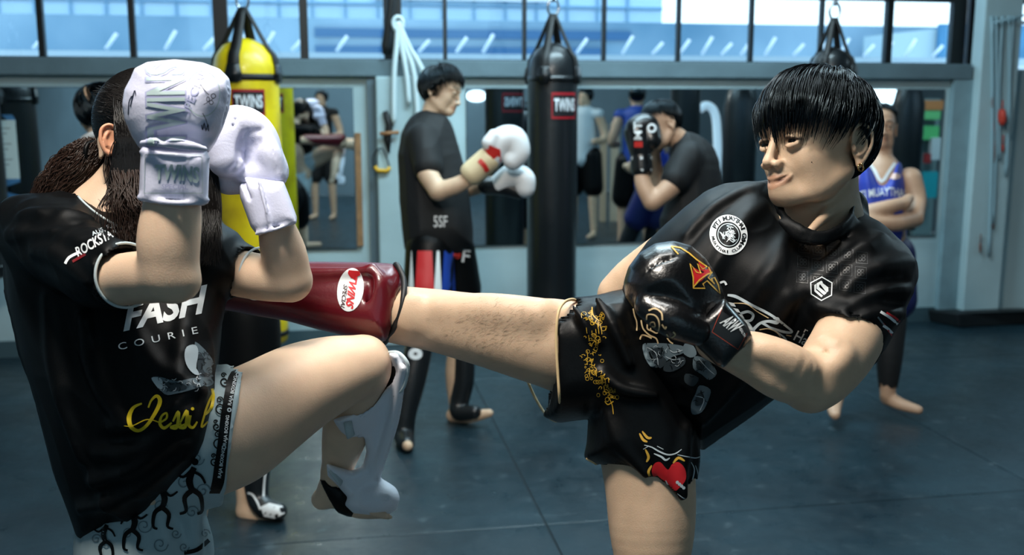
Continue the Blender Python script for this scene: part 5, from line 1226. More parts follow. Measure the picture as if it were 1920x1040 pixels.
def sd(name, items, box, dr, m, parent, step=.005, subs=(), noise=None, smooth=1):
    x0, y0, x1, y1 = box; X = [(x-960)*q/FPX for x in (x0, x1) for q in dr]; Y = [-(y-520)*q/FPX for y in (y0, y1) for q in dr]
    w = Vol(axis((min(X), max(X), step)), axis((min(Y), max(Y), step)), axis((dr[0], dr[1], step)))
    for p, r in items: w.chain([px(*q) for q in p], r, .01)
    for p, r in subs: w.chain([px(*q) for q in p], r, .003, 's')
    return put(name, w.mesh(name, smooth=smooth, noise=noise), m, parent)
g = sd('boxing_glove', [([(922, 292, 4.46), (940, 266, 4.46), (962, 262, 4.46), (972, 285, 4.46), (962, 300, 4.46)], [.052, .062, .060, .052, .045]), ([(918, 268, 4.42), (926, 255, 4.42)], [.035, .030])], (870, 225, 1005, 330), (4.3, 4.62), m_gw, b)
sd('cuff', [([(886, 324, 4.465), (914, 300, 4.46)], [.056, .056])], (860, 270, 950, 350), (4.36, 4.56), m_gg, g, subs=[([(890, 322, 4.47), (860, 345, 4.48)], [.040, .045])])
Flat().poly([(908, 280), (918, 272), (938, 280), (940, 300), (930, 318), (922, 300)]).lay('red_panel', [g, bpy.data.objects['cuff'] if False else g], m_gr, g, .004, 20)
Flat().stroke([(898, 300), (908, 310), (914, 322)], 9, 3).lay('red_mark', [bpy.data.objects[[o.name for o in g.children][0]]], m_gr, g, .004, 20)
g = sd('boxing_glove', [([(935, 345, 4.60), (960, 330, 4.58), (982, 335, 4.56), (985, 352, 4.56)], [.045, .055, .050, .045])], (880, 295, 1020, 385), (4.42, 4.72), m_gw, b)
sd('cuff', [([(912, 348, 4.60), (945, 350, 4.60), (975, 362, 4.57)], [.040, .040, .028])], (880, 310, 1010, 390), (4.45, 4.72), m_vin, g)
sd('shin_guard', [([(785, 655, d-.13), (772, 715, d-.15), (760, 775, d-.17), (757, 812, d-.18), (762, 832, d-.26)], [.062, .062, .050, .048, .036])], (720, 625, 810, 855), (4.3, 4.75), m_vin, b)
Flat().ring((779, 663), 3, 11, asp=1.2).lay('badge', [bpy.data.objects['shin_guard.001']], m_print_w, bpy.data.objects['shin_guard.001'], .004, 20)
sd('shin_guard', [([(870, 655, d+.10), (870, 710, d+.11), (862, 752, d+.12), (862, 772, d+.10), (890, 772, d+.06)], [.050, .050, .046, .042, .032])], (830, 630, 930, 800), (4.6, 5.0), m_vin, b)
# --- man with black gloves held to his face
d = 4.75; th = math.radians(80)
H = Frame(px(1240, 236, d), (-math.sin(th), -.45, -math.cos(th)), (-.42, 1, 0), 1.0)
b, cloth = bg_person('person in black tee covering the face with black gloves', H,
    [([(1290, 300, d-.12), (1262, 345, d-.16), (1225, 378, d-.17)], [.062, .050, .040]), ([(1222, 378, d-.17), (1206, 345, d-.16), (1200, 300, d-.14)], [.040, .038, .028]),
     ([(1290, 300, d+.14), (1250, 340, d+.14), (1232, 350, d+.12)], [.058, .046, .038]), ([(1232, 350, d+.12), (1228, 310, d+.1), (1226, 280, d+.08)], [.038, .034, .028])],
    [([(1290, 500, d), (1285, 620, d-.03), (1282, 700, d-.03), (1280, 790, d-.03)], [.095, .062, .056, .036]), ([(1300, 500, d+.12), (1300, 620, d+.14), (1298, 700, d+.15), (1295, 770, d+.16)], [.095, .062, .056, .036])],
    [([(1268, 258, d), (1288, 275, d), (1300, 310, d), (1295, 400, d), (1292, 470, d)], [.05, .05, .09, .10, .11])], None, None, None, None, None, None,
    (1150, 150, 1400, 840), (4.35, 5.15), skin=m_skin3, feet=[([(1280, 790, d-.03), (1260, 800, d-.09)], [.034, .026]), ([(1295, 775, d+.16), (1270, 785, d+.12)], [.034, .026])])
bowl_hair(H, b, m_hair, 1.60, 1.35, 2.1, n=600, lift=.016, seed=12, rad=.0022, capstep=.005)
sh = cloth('shirt', [('poly', [(1268, 275), (1285, 262), (1312, 272), (1334, 312), (1342, 370), (1345, 470), (1240, 475), (1236, 410), (1250, 380), (1262, 330), (1258, 300)], [(1295, 370, d)], .145, .10), ([(1290, 295, d-.11), (1268, 335, d-.155)], [.064, .058]), ([(1290, 295, d+.13), (1262, 328, d+.145)], [.06, .054]), ([(1290, 280, d), (1304, 312, d), (1298, 400, d), (1294, 460, d)], [.07, .105, .12, .13])], m_tee, .008, noise=creases((.1, -1, 0), 7, .008, 22))
cloth('shorts', [([(1290, 470, d), (1286, 575, d-.03)], [.105, .10]), ([(1300, 470, d+.11), (1300, 565, d+.13)], [.105, .10])], m_satin, .008)
g = sd('boxing_glove', [([(1202, 295, 4.60), (1200, 265, 4.60), (1196, 244, 4.60), (1212, 238, 4.60), (1222, 262, 4.58)], [.045, .062, .062, .058, .045])], (1150, 200, 1260, 320), (4.44, 4.78), m_leather, b)
cf = sd('cuff', [([(1202, 296, 4.60), (1204, 316, 4.60)], [.050, .050])], (1170, 275, 1240, 345), (4.5, 4.72), m_leather, g)
for y in (297, 320): Flat().poly([(1184, y-3), (1222, y-4), (1222, y+1), (1184, y+2)]).lay('band', [cf], m_print_w, cf, .004, 20)
text_decal('lettering', 'MT', (1196, 245), 34, 15, 90, [g], m_print_w, g, maxlen=20, off=.004); Flat().poly([(1189, 265), (1205, 265), (1205, 276), (1189, 276)]).lay('red_patch', [g], m_gr, g, .004, 20)
Flat().ring((1222, 240), 5, 9).lay('ring_mark', [g], m_print_w, g, .004, 20)
sd('boxing_glove', [([(1226, 275, 4.84), (1222, 250, 4.84), (1226, 235, 4.83)], [.045, .06, .055])], (1185, 205, 1260, 300), (4.74, 4.94), m_leather, b)
# --- man in the blue jersey with folded arms
d = 4.98
H = Frame(px(1650, 240, d), (-.16, -.06, -1), (0, 1, 0), 1.0)
m_blue_j = mat('blue_jersey', (38, 62, 170), .55)
b, cloth = bg_person('smiling person in blue sleeveless jersey with folded arms, barefoot', H,
    [([(1706, 336, d), (1718, 375, d-.02), (1714, 408, d-.08)], [.058, .048, .042]), ([(1714, 410, d-.08), (1680, 418, d-.18), (1635, 415, d-.21), (1606, 402, d-.19)], [.042, .040, .034, .028]),
     ([(1600, 336, d), (1586, 375, d-.02), (1594, 402, d-.08)], [.058, .048, .042]), ([(1594, 402, d-.08), (1625, 398, d-.18), (1665, 388, d-.20), (1695, 380, d-.16)], [.042, .038, .034, .028]), ([(1695, 382, d-.16), (1704, 372, d-.12)], [.03, .024])],
    [([(1672, 500, d), (1674, 580, d), (1668, 660, d-.02), (1664, 738, d)], [.09, .070, .058, .036]), ([(1632, 500, d), (1612, 590, d-.05), (1590, 670, d-.08), (1566, 745, d-.10)], [.09, .070, .056, .036])],
    [([(1652, 275, d), (1653, 300, d), (1653, 335, d), (1653, 410, d), (1652, 480, d)], [.052, .056, .10, .11, .115])], None, None, None, None, None, None,
    (1520, 170, 1760, 810), (4.6, 5.25), skin=m_skin3, feet=[([(1664, 745, d+.02), (1690, 758, d-.05), (1722, 768, d-.10)], [.036, .030, .022]), ([(1566, 752, d-.10), (1564, 768, d-.18), (1566, 778, d-.24)], [.036, .032, .024])])
bowl_hair(H, b, m_hair, 1.35, 1.3, 2.0, n=500, lift=.014, seed=13, rad=.0022, capstep=.005)
ty = [(1628, 300), (1640, 318), (1653, 338), (1668, 318), (1680, 300), (1690, 306), (1698, 340), (1700, 380), (1700, 440), (1696, 478), (1606, 478), (1602, 430), (1606, 380), (1606, 340), (1614, 306)]
sh = cloth('jersey', [('poly', ty, [(1650, 400, d)], .135, .08)], m_blue_j, 0)
Flat().stroke([(1626, 300), (1640, 320), (1653, 340), (1668, 320), (1682, 300)], 6, 3).lay('neck_trim', [sh, b], m_print_w, sh, .006, 20)
text_decal('lettering', 'PTJ MUAYTHAI', (1652, 364), 92, 21, 4, [sh], m_print_w, sh, maxlen=20, off=.004, curve=7)
Flat().ring((1678, 330), 0, 6, asp=1.9).lay('badge', [sh], mat('badge_pale', (225, 190, 180), .5), sh, .005, 20)
cloth('shorts', [([(1672, 478, d), (1675, 560, d)], [.105, .105]), ([(1634, 478, d), (1616, 565, d-.04)], [.105, .105])], mat('navy_satin', (16, 26, 84), .5), .006)
for i_, (p) in enumerate((([(1674, 560, d), (1668, 660, d-.02), (1665, 722, d)], [.072, .061, .044]), ([(1614, 580, d-.05), (1590, 670, d-.08), (1572, 725, d-.095)], [.072, .060, .044]))):
    cloth('legging', [p], m_tee, .003, subs=[([p[0][-1], (p[0][-1][0], p[0][-1][1]+40, p[0][-1][2])], [.041, .041])])
# --- man behind the woman, leaning to the left
d = 3.85
H = Frame(px(196, 214, d), (.35, -.1, .9), (-.35, 1, 0), 1.0)
b, cloth = bg_person('dark-haired person in black kit half hidden behind the long-haired fighter', H,
    [([(200, 275, d), (250, 340, d+.1), (300, 380, d+.1)], [.06, .048, .035]), ([(260, 300, d), (320, 350, d+.1), (360, 400, d+.1)], [.06, .048, .035])],
    [([(455, 600, d), (468, 700, d), (470, 800, d-.03), (468, 870, d-.06), (463, 950, d-.08)], [.10, .085, .062, .056, .036]), ([(440, 600, d+.1), (400, 680, d+.3), (380, 760, d+.5), (372, 800, d+.7), (370, 832, d+.86)], [.10, .08, .06, .05, .034])],
    [([(192, 250, d), (215, 280, d), (250, 320, d), (350, 440, d), (440, 560, d)], [.05, .06, .10, .12, .12])], None, None, None, None, None, None,
    (120, 140, 560, 1010), (3.55, 4.85), skin=m_skin, step=.011, feet=[([(462, 958, d-.08), (490, 968, d-.10), (525, 964, d-.12)], [.040, .032, .022])])
bowl_hair(H, b, m_hair, 1.75, 1.6, 2.2, n=400, lift=.016, seed=14, rad=.0022, capstep=.005)
sh = cloth('shirt', [([(225, 285, d), (255, 320, d), (350, 440, d), (440, 560, d)], [.08, .125, .13, .125])], m_tee, .006)
q = MB(); cc = px(186, 256, d); q.tube([c2w(cc+np.array([.055*math.cos(a)+.0, .02*math.cos(a), .055*math.sin(a)])) for a in np.linspace(0, 6.28, 20, endpoint=False)], .014, 8, closed=True); q.obj('collar', m_print_w, sh, True)
cloth('shorts', [([(450, 570, d), (462, 600, d), (466, 672, d)], [.12, .12, .115]), ([(440, 575, d+.1), (415, 650, d+.25)], [.12, .11])], m_satin, .006)
g = sd('shin_guard', [([(476, 790, d-.07), (480, 860, d-.11), (482, 925, d-.11), (495, 950, d-.13), (522, 958, d-.15)], [.056, .054, .042, .040, .032])], (420, 750, 560, 1000), (3.6, 3.95), m_vin, b)
for pts in ([(446, 900), (470, 895), (478, 880), (490, 870), (492, 850)], [(445, 925), (470, 925), (482, 940), (488, 955)], [(500, 870), (496, 900), (494, 930)]): Flat().stroke(pts, 4, 4).lay('piping', [g], m_print_w, g, .003, 15)
Flat().poly([(488, 950), (505, 942), (530, 948), (534, 962), (515, 972), (495, 968)]).lay('toe_panel', [g], m_print_w, g, .003, 15)
# --- people on the near side of the gym, seen in the mirror
def mirror_person(label, x, D, jersey, short, hy, yaw, skin=m_skin3, num=None, ht=1.70, arms_up=False):
    p = refl(x, 300, D); X, Y = p[0], p[1]; ca, sa = math.cos(yaw), math.sin(yaw)
    L = lambda a, b_, z: w2c(np.array([X+a*ca-b_*sa, Y+a*sa+b_*ca, z*ht/1.7]))       # a across the shoulders, b_ forward
    fz = norm(L(0, 1, 1)-L(0, 0, 1)); H = Frame(L(0, .01, 1.58), fz, (0, 1, 0), .95); wpx = []
    allp = [L(a, b_, z) for a in (-.38, .38) for b_ in (-.25, .45) for z in (-.02, 1.75)]; lo = np.min(allp, 0); hi = np.max(allp, 0)
    v = Vol(*[np.arange(lo[i], hi[i], .012) for i in range(3)]); head_sdf(v, H, fine=False)
    def ch(w, pts, r, k=.02): w.chain([L(*q) for q in pts], r, k)
    ch(v, [(0, 0, 1.52), (0, 0, 1.40), (0, 0, 1.25), (0, 0, 1.0)], [.05, .07, .11, .12])
    for g_ in (1, -1):
        ch(v, [(.16*g_, 0, 1.40), (.24*g_, -.02, 1.14), (.20*g_, .18, 1.10 if not arms_up else 1.3)], [.055, .045, .032]); ch(v, [(.09*g_, 0, .92), (.12*g_, .02, .5), (.13*g_, 0, .09)], [.095, .058, .038]); ch(v, [(.13*g_, 0, .04), (.14*g_, .16, .03)], [.036, .025])
    me = v.mesh('person', lambda V: np.ones((len(V), 3)), 1); b = put('person', me, skin, None, origin=(X, Y, 0)); tag(b, label, 'person')
    w = Vol(*[np.arange(lo[i], hi[i], .012) for i in range(3)]); ch(w, [(0, 0, 1.38), (0, 0, 1.2), (0, 0, .92)], [.125, .135, .135]); w.chain([L(.17, 0, 1.40), L(-.17, 0, 1.40)], [.06, .06], .03); s1 = put('jersey', w.mesh('jersey', smooth=1), jersey, b)
    w = Vol(*[np.arange(lo[i], hi[i], .012) for i in range(3)]); ch(w, [(.09, 0, .93), (.12, .01, .58)], [.115, .115]); ch(w, [(-.09, 0, .93), (-.12, .01, .58)], [.115, .115]); s2 = put('shorts', w.mesh('shorts', smooth=1), short, b)
    w = Vol(*[np.arange(lo[i], hi[i], .012) for i in range(3)]); w.ell(H(-.02, .035, 0), (.103, .092, .088), H.A, 0); w.ell(H(.09, -.04, 0), (.075, .09, .12), H.A, .01, 's'); put('hair', w.mesh('hair', smooth=1), m_hair, b)
    return b
mirror_person('person in a blue vest reflected in the mirror left of the person with black gloves', 1192, 10.2, mat('blue_vest', (30, 66, 150), .6), m_satin, 0, math.radians(200))
mirror_person('person in pale shirt reflected right beside the black bag', 1096, 11.5, mat('pale_shirt', (200, 215, 222), .6), m_satin, 0, math.radians(40), skin=m_skin)
mirror_person('person in black reflected in the left mirror beside the yellow bag', 606, 13.4, m_tee, m_tee, 0, math.radians(20), skin=m_skin)
# ================================================================== lettering and printed graphics
K_body, K_sh, K_so, K_gl, K_cf, K_pad, K_H = KICK
W_body, W_sh, W_so, W_gl, W_cf, W_sg, W_H = WOM
m_sil = mat('silver_print', (188, 200, 206), .45); m_pr_red = mat('print_red', (196, 26, 34), .5); m_pr_gold = mat('print_gold', (214, 168, 62), .5); m_pr_yel = mat('print_yellow', (240, 205, 22), .5)
m_grey = mat('print_grey', (96, 112, 120), .55); m_dgrey = mat('print_dark_grey', (44, 54, 60), .55); m_pr_blue = mat('print_navy', (30, 50, 110), .5); m_faint = mat('faint_lettering', (172, 192, 194), .45); m_faint2 = mat('faint_lilac', (168, 172, 208), .45); m_ink = mat('ink', (30, 38, 60), .5)
m_tone = mat('tonal_pattern', (16, 22, 25), .4)
T = lambda name, txt, c_, w, h, a, tg, m, par, **k: text_decal(name, txt, c_, w, h, a, [tg], m, par, **k)
# --- kicker's shirt: round club badge
F_ = Flat().ring((1366, 440), 25, 38, asp=.93, ang=-20); bd = F_.lay('badge', [K_sh], m_print_w, K_sh)
def arc_text(txt, c_, r, a0, a1, size, tg, m, par, asp=1.0, off=.0022, flip=False, name='lettering'):
    G_ = Flat(); n = len(txt)
    for i, ch in enumerate(txt):
        if ch == ' ': continue
        a = math.radians(a0+(a1-a0)*(i/(n-1))); v, f = text2d(ch, 1, 0, .03)
        if not len(v): continue
        ctr = (c_[0]+r*asp*math.cos(a), c_[1]-r*math.sin(a)); rot = math.degrees(a)-90 if not flip else math.degrees(a)+90
        hi = np.ptp(v, axis=0); G_.add(place2d(v, ctr, size*min(1.0, max(.35, hi[0]/.62)), size, rot), f)
    return G_.lay(name, [tg], m, par, off)
arc_text('PTJ MUAYTHAI GYM', (1366, 440), 31.5, 150, -25, 8.5, K_sh, m_satin, bd, asp=.93)
arc_text('MUAYTHAI CLUB', (1366, 440), 31.5, 190, 320, 5.5, K_sh, m_satin, bd, asp=.93, flip=True)
G_ = Flat(); rr = random.Random(3)
for k in range(16):
    a = rr.uniform(0, 6.28); p0 = (1366+14*math.cos(a)*rr.random(), 440+14*math.sin(a)*rr.random()); G_.stroke([(p0[0]+rr.uniform(-8, 8), p0[1]+rr.uniform(-8, 8)) for _ in range(4)], 1.1, 4)
G_.ring((1366, 440), 20.5, 22, asp=.93, ang=-20); G_.lay('emblem', [K_sh], m_sil, bd, .0022)
# hexagon S logo
hx = [(1541, 519), (1560, 530), (1559, 553), (1540, 563), (1521, 551), (1520, 530)]
F_ = Flat().stroke([hx[0], hx[1], hx[2], hx[3], hx[4], hx[5]], 2.2, 0, closed=True); lg = F_.lay('logo', [K_sh], m_print_w, K_sh)
F_ = Flat()
for p in ([(1531, 531), (1540, 526), (1543, 529), (1536, 534), (1536, 538), (1550, 549), (1545, 553), (1531, 541)], [(1537, 531.5), (1541, 529.5), (1553, 538.5), (1553, 546), (1549.5, 548)], [(1527, 534), (1530, 532), (1530, 543), (1543, 554), (1540, 557), (1527, 546)]): F_.poly(p)
F_.lay('logo_mark', [K_sh], m_print_w, lg, .0016)
# sleeve stripes: white, red, navy
for pts, w, m in (([(1651, 584), (1670, 596), (1688, 612)], 5, m_print_w), ([(1662, 586), (1678, 595), (1690, 606)], 4, m_pr_red), ([(1646, 594), (1660, 612)], 3, m_grey), ([(1656, 610), (1666, 617), (1676, 628)], 5, m_print_w), ([(1656, 606), (1664, 617), (1674, 630)], 3, m_pr_red), ([(1679, 618), (1683, 616)], 4, m_pr_blue)):
    Flat().stroke(pts, w, 3).lay('sleeve_stripe', [K_sh], m, K_sh)
# big brush-script lettering behind the glove
F_ = Flat()
F_.stroke([(1364, 553), (1380, 556), (1410, 572), (1445, 590), (1475, 612), (1485, 622), (1470, 622), (1440, 612)], [4, 6, 5, 5, 4, 4, 5, 3]); F_.stroke([(1362, 575), (1372, 590), (1390, 598), (1402, 608), (1412, 622), (1420, 632)], [8, 9, 7, 8, 8, 5]); F_.stroke([(1388, 588), (1402, 584), (1412, 590), (1408, 600), (1395, 602)], 5); F_.stroke([(1412, 618), (1425, 606), (1440, 602), (1456, 604), (1458, 598), (1450, 596)], [6, 5, 5, 8, 7, 3]); F_.stroke([(1418, 632), (1438, 638), (1460, 643), (1474, 640), (1470, 632), (1450, 618), (1428, 604)], [5, 4, 3, 3, 3, 3, 6])
F_.lay('script_lettering', [K_sh], m_sil, K_sh)
F_ = Flat(); F_.stroke([(1376, 568), (1400, 570), (1420, 584), (1441, 596)], 1.6); F_.stroke([(1424, 618), (1440, 616), (1455, 622), (1464, 632)], 1.6); F_.stroke([(1474, 628), (1484, 630)], 2); F_.lay('script_outline', [K_sh], m_cream, K_sh)
T('lettering', 'Ha', (1503, 634), 26, 20, -28, K_sh, m_print_w, K_sh)
T('lettering', "r", (1511, 621), 7, 7, -28, K_sh, m_print_w, K_sh)
Flat().stroke([(1350, 530), (1358, 528), (1362, 534)], 4).lay('script_mark', [K_sh], m_print_w, K_sh)
# tonal square pattern on the chest
G_ = Flat()
for i in range(5):
    for j in range(3):
        cx_, cy__ = 1508+i*27-j*2, 462+j*28+i*5; s_ = 10.5
        G_.stroke([(cx_-s_, cy__-s_), (cx_+s_, cy__-s_+2), (cx_+s_, cy__+s_+2), (cx_-s_, cy__+s_)], 1.2, 0, closed=True)
        for a in range(4): G_.ring((cx_+4.5*math.cos(a*1.571+.78), cy__+1+4.5*math.sin(a*1.571+.78)), 2.4, 3.4, n=12)
G_.lay('tonal_pattern', [K_sh], m_tone, K_sh, .0008)
# --- gold face ornament, grey roses at the shirt front
F_ = Flat()
for pts, w in (([(1216, 582), (1228, 578), (1240, 586), (1242, 600)], 3.2), ([(1212, 600), (1214, 590), (1226, 590), (1234, 598), (1236, 612), (1232, 624), (1222, 620), (1214, 616), (1214, 606)], 2.8), ([(1220, 618), (1219, 606), (1226, 604), (1228, 612), (1222, 612)], 2.4), ([(1202, 600), (1206, 616), (1218, 628), (1230, 634), (1234, 644)], 2.8), ([(1200, 636), (1204, 628), (1214, 630), (1222, 634)], 3), ([(1187, 578), (1190, 592), (1194, 604), (1194, 620)], 2.6), ([(1241, 608), (1247, 616), (1249, 612)], 3), ([(1250, 626), (1256, 634), (1266, 628), (1262, 622)], 2.8), ([(1250, 632), (1256, 640), (1262, 644)], 2.6)): F_.stroke(pts, w)
F_.lay('gold_ornament', [K_sh, K_so, K_gl], m_cream, K_sh, .0016)
petal = [([(1205, 646), (1222, 643), (1255, 644), (1284, 650), (1280, 662), (1262, 668), (1245, 680), (1225, 690), (1210, 672)], m_grey), ([(1222, 655), (1244, 652), (1240, 664), (1250, 676), (1238, 690), (1226, 676)], m_dgrey), ([(1284, 644), (1300, 648), (1306, 664), (1294, 670), (1280, 660)], m_grey), ([(1250, 678), (1280, 668), (1284, 682), (1262, 696), (1244, 694)], m_dgrey),
         ([(1302, 668), (1322, 672), (1336, 684), (1344, 700), (1330, 712), (1316, 702), (1300, 690)], m_grey), ([(1308, 676), (1322, 680), (1318, 694), (1306, 690)], m_dgrey), ([(1286, 700), (1310, 708), (1300, 724), (1284, 716)], m_dgrey), ([(1312, 722), (1332, 730), (1328, 750), (1316, 772), (1298, 776), (1296, 756), (1304, 738)], m_grey), ([(1306, 740), (1318, 736), (1318, 756), (1304, 760)], m_dgrey)]
for p, m in petal:
    q_ = crom(p, 3, True); Flat().poly([tuple(v) for v in q_]).lay('rose_petal', [K_sh, K_so], m, K_sh, .0014 if m is m_grey else .0020)
F_ = Flat()
for pts in ([(1212, 650), (1230, 662), (1234, 684)], [(1252, 650), (1262, 660), (1280, 656)], [(1248, 668), (1262, 674), (1276, 672)], [(1310, 672), (1326, 690), (1340, 702)], [(1304, 742), (1320, 748), (1312, 770)]): F_.stroke(pts, 1.6, 5, True)
F_.lay('rose_lines', [K_sh, K_so], m_sil, K_sh, .0026)
# --- gold yantra script column on the shorts
rr = random.Random(11); F_ = Flat(); c_line = crom([(1108, 585), (1118, 610), (1112, 650), (1108, 690), (1128, 715), (1142, 745)], 8)
for i, (x, y) in enumerate(c_line):
    wd = 16+8*math.sin(i*.7)
    for k in range(3):
        cx_ = x+rr.uniform(-wd, wd); cy__ = y+rr.uniform(-4, 4); r_ = rr.uniform(2.2, 4.6)
        t = rr.random()
        if t < .4: F_.ring((cx_, cy__), r_-.9, r_, n=12, asp=rr.uniform(.7, 1.3))
        elif t < .8: F_.stroke([(cx_-r_, cy__+rr.uniform(-r_, r_)), (cx_, cy__+rr.uniform(-r_, r_)), (cx_+r_, cy__+rr.uniform(-r_, r_)), (cx_+r_*.5, cy__+r_)], 1.1, 4)
        else: F_.stroke([(cx_, cy__-r_*1.4), (cx_+1, cy__+r_*1.4)], 1.1, 0)
F_.stroke([(1110, 575), (1112, 590), (1122, 600)], 2.2); F_.stroke([(1142, 745), (1148, 760), (1150, 776)], 1.4); F_.stroke([(1134, 752), (1140, 758), (1150, 752)], 2)
ys_ = F_.lay('gold_script', [K_so], m_gold, K_so, .0014)
# --- heart and flames near the hem
Flat().poly([tuple(v) for v in crom([(1252, 880), (1238, 866), (1226, 870), (1222, 886), (1232, 900), (1250, 912), (1262, 922), (1274, 914), (1286, 898), (1284, 878), (1272, 866), (1260, 870)], 4, True)]).lay('red_heart', [K_so], m_pr_red, K_so)
F_ = Flat()
for pts in ([(1199, 812), (1206, 824), (1214, 828)], [(1204, 808), (1214, 820), (1222, 820)], [(1222, 872), (1216, 884), (1220, 896)], [(1210, 842), (1216, 856), (1212, 866)], [(1204, 896), (1210, 906), (1218, 910)], [(1262, 868), (1272, 858), (1284, 864)]): F_.stroke(pts, 5, 5, True)
F_.lay('flame', [K_so], m_pr_gold, K_so, .0018)
F_ = Flat()
for pts, w in (([(1208, 834), (1222, 838), (1236, 846), (1252, 852), (1266, 850), (1278, 842)], 3), ([(1206, 842), (1216, 836)], 3), ([(1226, 850), (1240, 856), (1248, 862), (1256, 858)], 4), ([(1232, 836), (1244, 842)], 3), ([(1270, 852), (1290, 856), (1306, 858), (1320, 852)], 2), ([(1296, 866), (1302, 880), (1298, 900), (1290, 914)], 2), ([(1304, 872), (1309, 890), (1306, 912), (1302, 925)], 2), ([(1222, 930), (1240, 940), (1262, 945)], 2.4), ([(1230, 945), (1252, 955), (1280, 950)], 2), ([(1270, 925), (1286, 935), (1300, 925)], 2), ([(1248, 900), (1254, 912), (1262, 918)], 3)): F_.stroke(pts, w, 5, True)
for k in range(4): F_.ring((1270+4*k, 904+3.4*k), 0, 3.2, n=10)
F_.lay('white_linework', [K_so], m_sil, K_so, .0022)
# --- glove: angular logo in red with gold outline, wrist label
F_ = Flat()
for p in ([(1299, 500), (1318, 512), (1330, 500), (1334, 508), (1318, 524), (1302, 536)], [(1308, 486), (1320, 496), (1326, 512), (1314, 506)]): F_.poly(p)
F_.lay('logo_red', [K_gl], m_pr_red, K_gl, .0012)
F_ = Flat()
for pts in ([(1258, 461), (1276, 464), (1292, 474), (1306, 486), (1326, 500), (1318, 504), (1308, 494), (1314, 512), (1306, 510), (1294, 494), (1300, 520), (1300, 540), (1322, 540), (1318, 532), (1326, 526), (1340, 540), (1350, 550), (1347, 534), (1340, 520), (1334, 522), (1340, 532), (1328, 520), (1334, 512), (1328, 500)], [(1258, 461), (1272, 476)], [(1300, 538), (1312, 524), (1326, 514), (1336, 510)]): F_.stroke(pts, 2.4, 0)
F_.lay('logo_outline', [K_gl], m_pr_gold, K_gl, .0020)
lb = Flat().poly([(1352, 582), (1398, 612), (1401, 622), (1384, 654), (1336, 622)]).lay('label', [K_cf], mat('label_charcoal', (20, 24, 27), .5), K_cf, .0012)
Flat().stroke([(1353, 579), (1335, 622), (1384, 655), (1401, 624)], 1.6, 0).lay('stitching', [K_cf], mat('stitch_rust', (150, 60, 40), .5), lb, .002)
T('lettering', 'ARW', (1372, 607), 34, 26, -38, K_cf, m_print_w, lb, shear=.3, off=.0024, bold=.03, skew=.2); T('lettering', 'HEALTH', (1392, 622), 20, 5, -60, K_cf, m_print_w, lb, off=.0024)
# striped lace cord behind the cuff
F_ = Flat()
for k in range(6): F_.poly([(1366+8*k, 566+11*k), (1376+8*k, 568+11*k), (1380+8*k, 575+11*k), (1370+8*k, 573+11*k)])
F_.lay('cord_stripe', [K_sh], m_print_w, K_sh, .002)
# --- shin pad: white oval with red and black lettering
ov = Flat().ring((657, 543), 0, 41, asp=.60, ang=8).lay('oval_badge', [K_pad], m_print_w, K_pad, .0014)
T('lettering', 'TWINS', (659, 547), 62, 15, 82-180 if False else -98, K_pad, m_pr_red, ov, shear=.35, off=.0022, bold=.04, skew=.15); T('lettering', 'SPECIAL', (645, 556), 46, 8, -98, K_pad, mat('print_dark', (60, 22, 26), .5), ov, shear=.3, off=.0022, bold=.02)
Flat().poly([(654, 506), (674, 508), (676, 515), (666, 514), (664, 522), (658, 521), (659, 513), (652, 512)]).lay('letter_bar', [K_pad], m_pr_red, ov, .0024)
# --- woman's shirt
T('lettering', 'FASH', (310, 577), 168, 52, 13, W_sh, m_print_w, W_sh, shear=.35, bold=.035, skew=.1); T('lettering', 'COURIE', (296, 634), 152, 13, 12, W_sh, m_print_w, W_sh, bold=.0, spacing=1.9)
T('lettering', 'ROCKSTAR', (180, 452), 88, 19, 30, W_sh, m_print_w, W_sh, shear=.3, bold=.02); T('lettering', 'AUSTRAL', (196, 428), 52, 8, 24, W_sh, m_sil, W_sh)
Flat().stroke([(122, 494), (130, 482), (150, 472)], 5, 4).lay('sleeve_mark', [W_sh], m_print_w, W_sh); Flat().stroke([(136, 490), (160, 476)], 5, 0).lay('sleeve_mark', [W_sh], mat('print_dark_red', (110, 18, 26), .5), W_sh, .002)
F_ = Flat()       # Jessi in brush script
for pts, w in (([(278, 764), (284, 750), (294, 742), (300, 752), (292, 772), (276, 796), (260, 807), (246, 800), (242, 782), (250, 764), (266, 756)], [3, 4, 6, 8, 7, 6, 6, 8, 9, 6, 3]), ([(300, 792), (312, 784), (312, 774), (303, 780), (300, 794), (308, 802), (322, 792)], [3, 4, 4, 4, 6, 6, 3]), ([(324, 790), (334, 772), (334, 790), (330, 802), (320, 800), (340, 794)], [3, 6, 6, 6, 4, 3]), ([(338, 792), (350, 770), (350, 788), (346, 801), (336, 800), (354, 792)], [3, 6, 6, 6, 4, 3]), ([(356, 778), (354, 796), (362, 801), (370, 790)], [7, 6, 5, 3]), ([(384, 776), (378, 800), (390, 790)], [4, 4, 3]), ([(398, 728), (400, 744), (396, 764), (384, 776), (392, 752), (399, 738)], [5, 6, 6, 4, 4, 3]), ([(232, 798), (248, 798), (276, 786), (300, 792)], [1, 2, 2, 2])): F_.stroke(pts, w)
F_.ring((361, 766), 0, 3.2, n=10); F_.lay('script_name', [W_sh, W_so], m_pr_yel, W_sh, .0016)
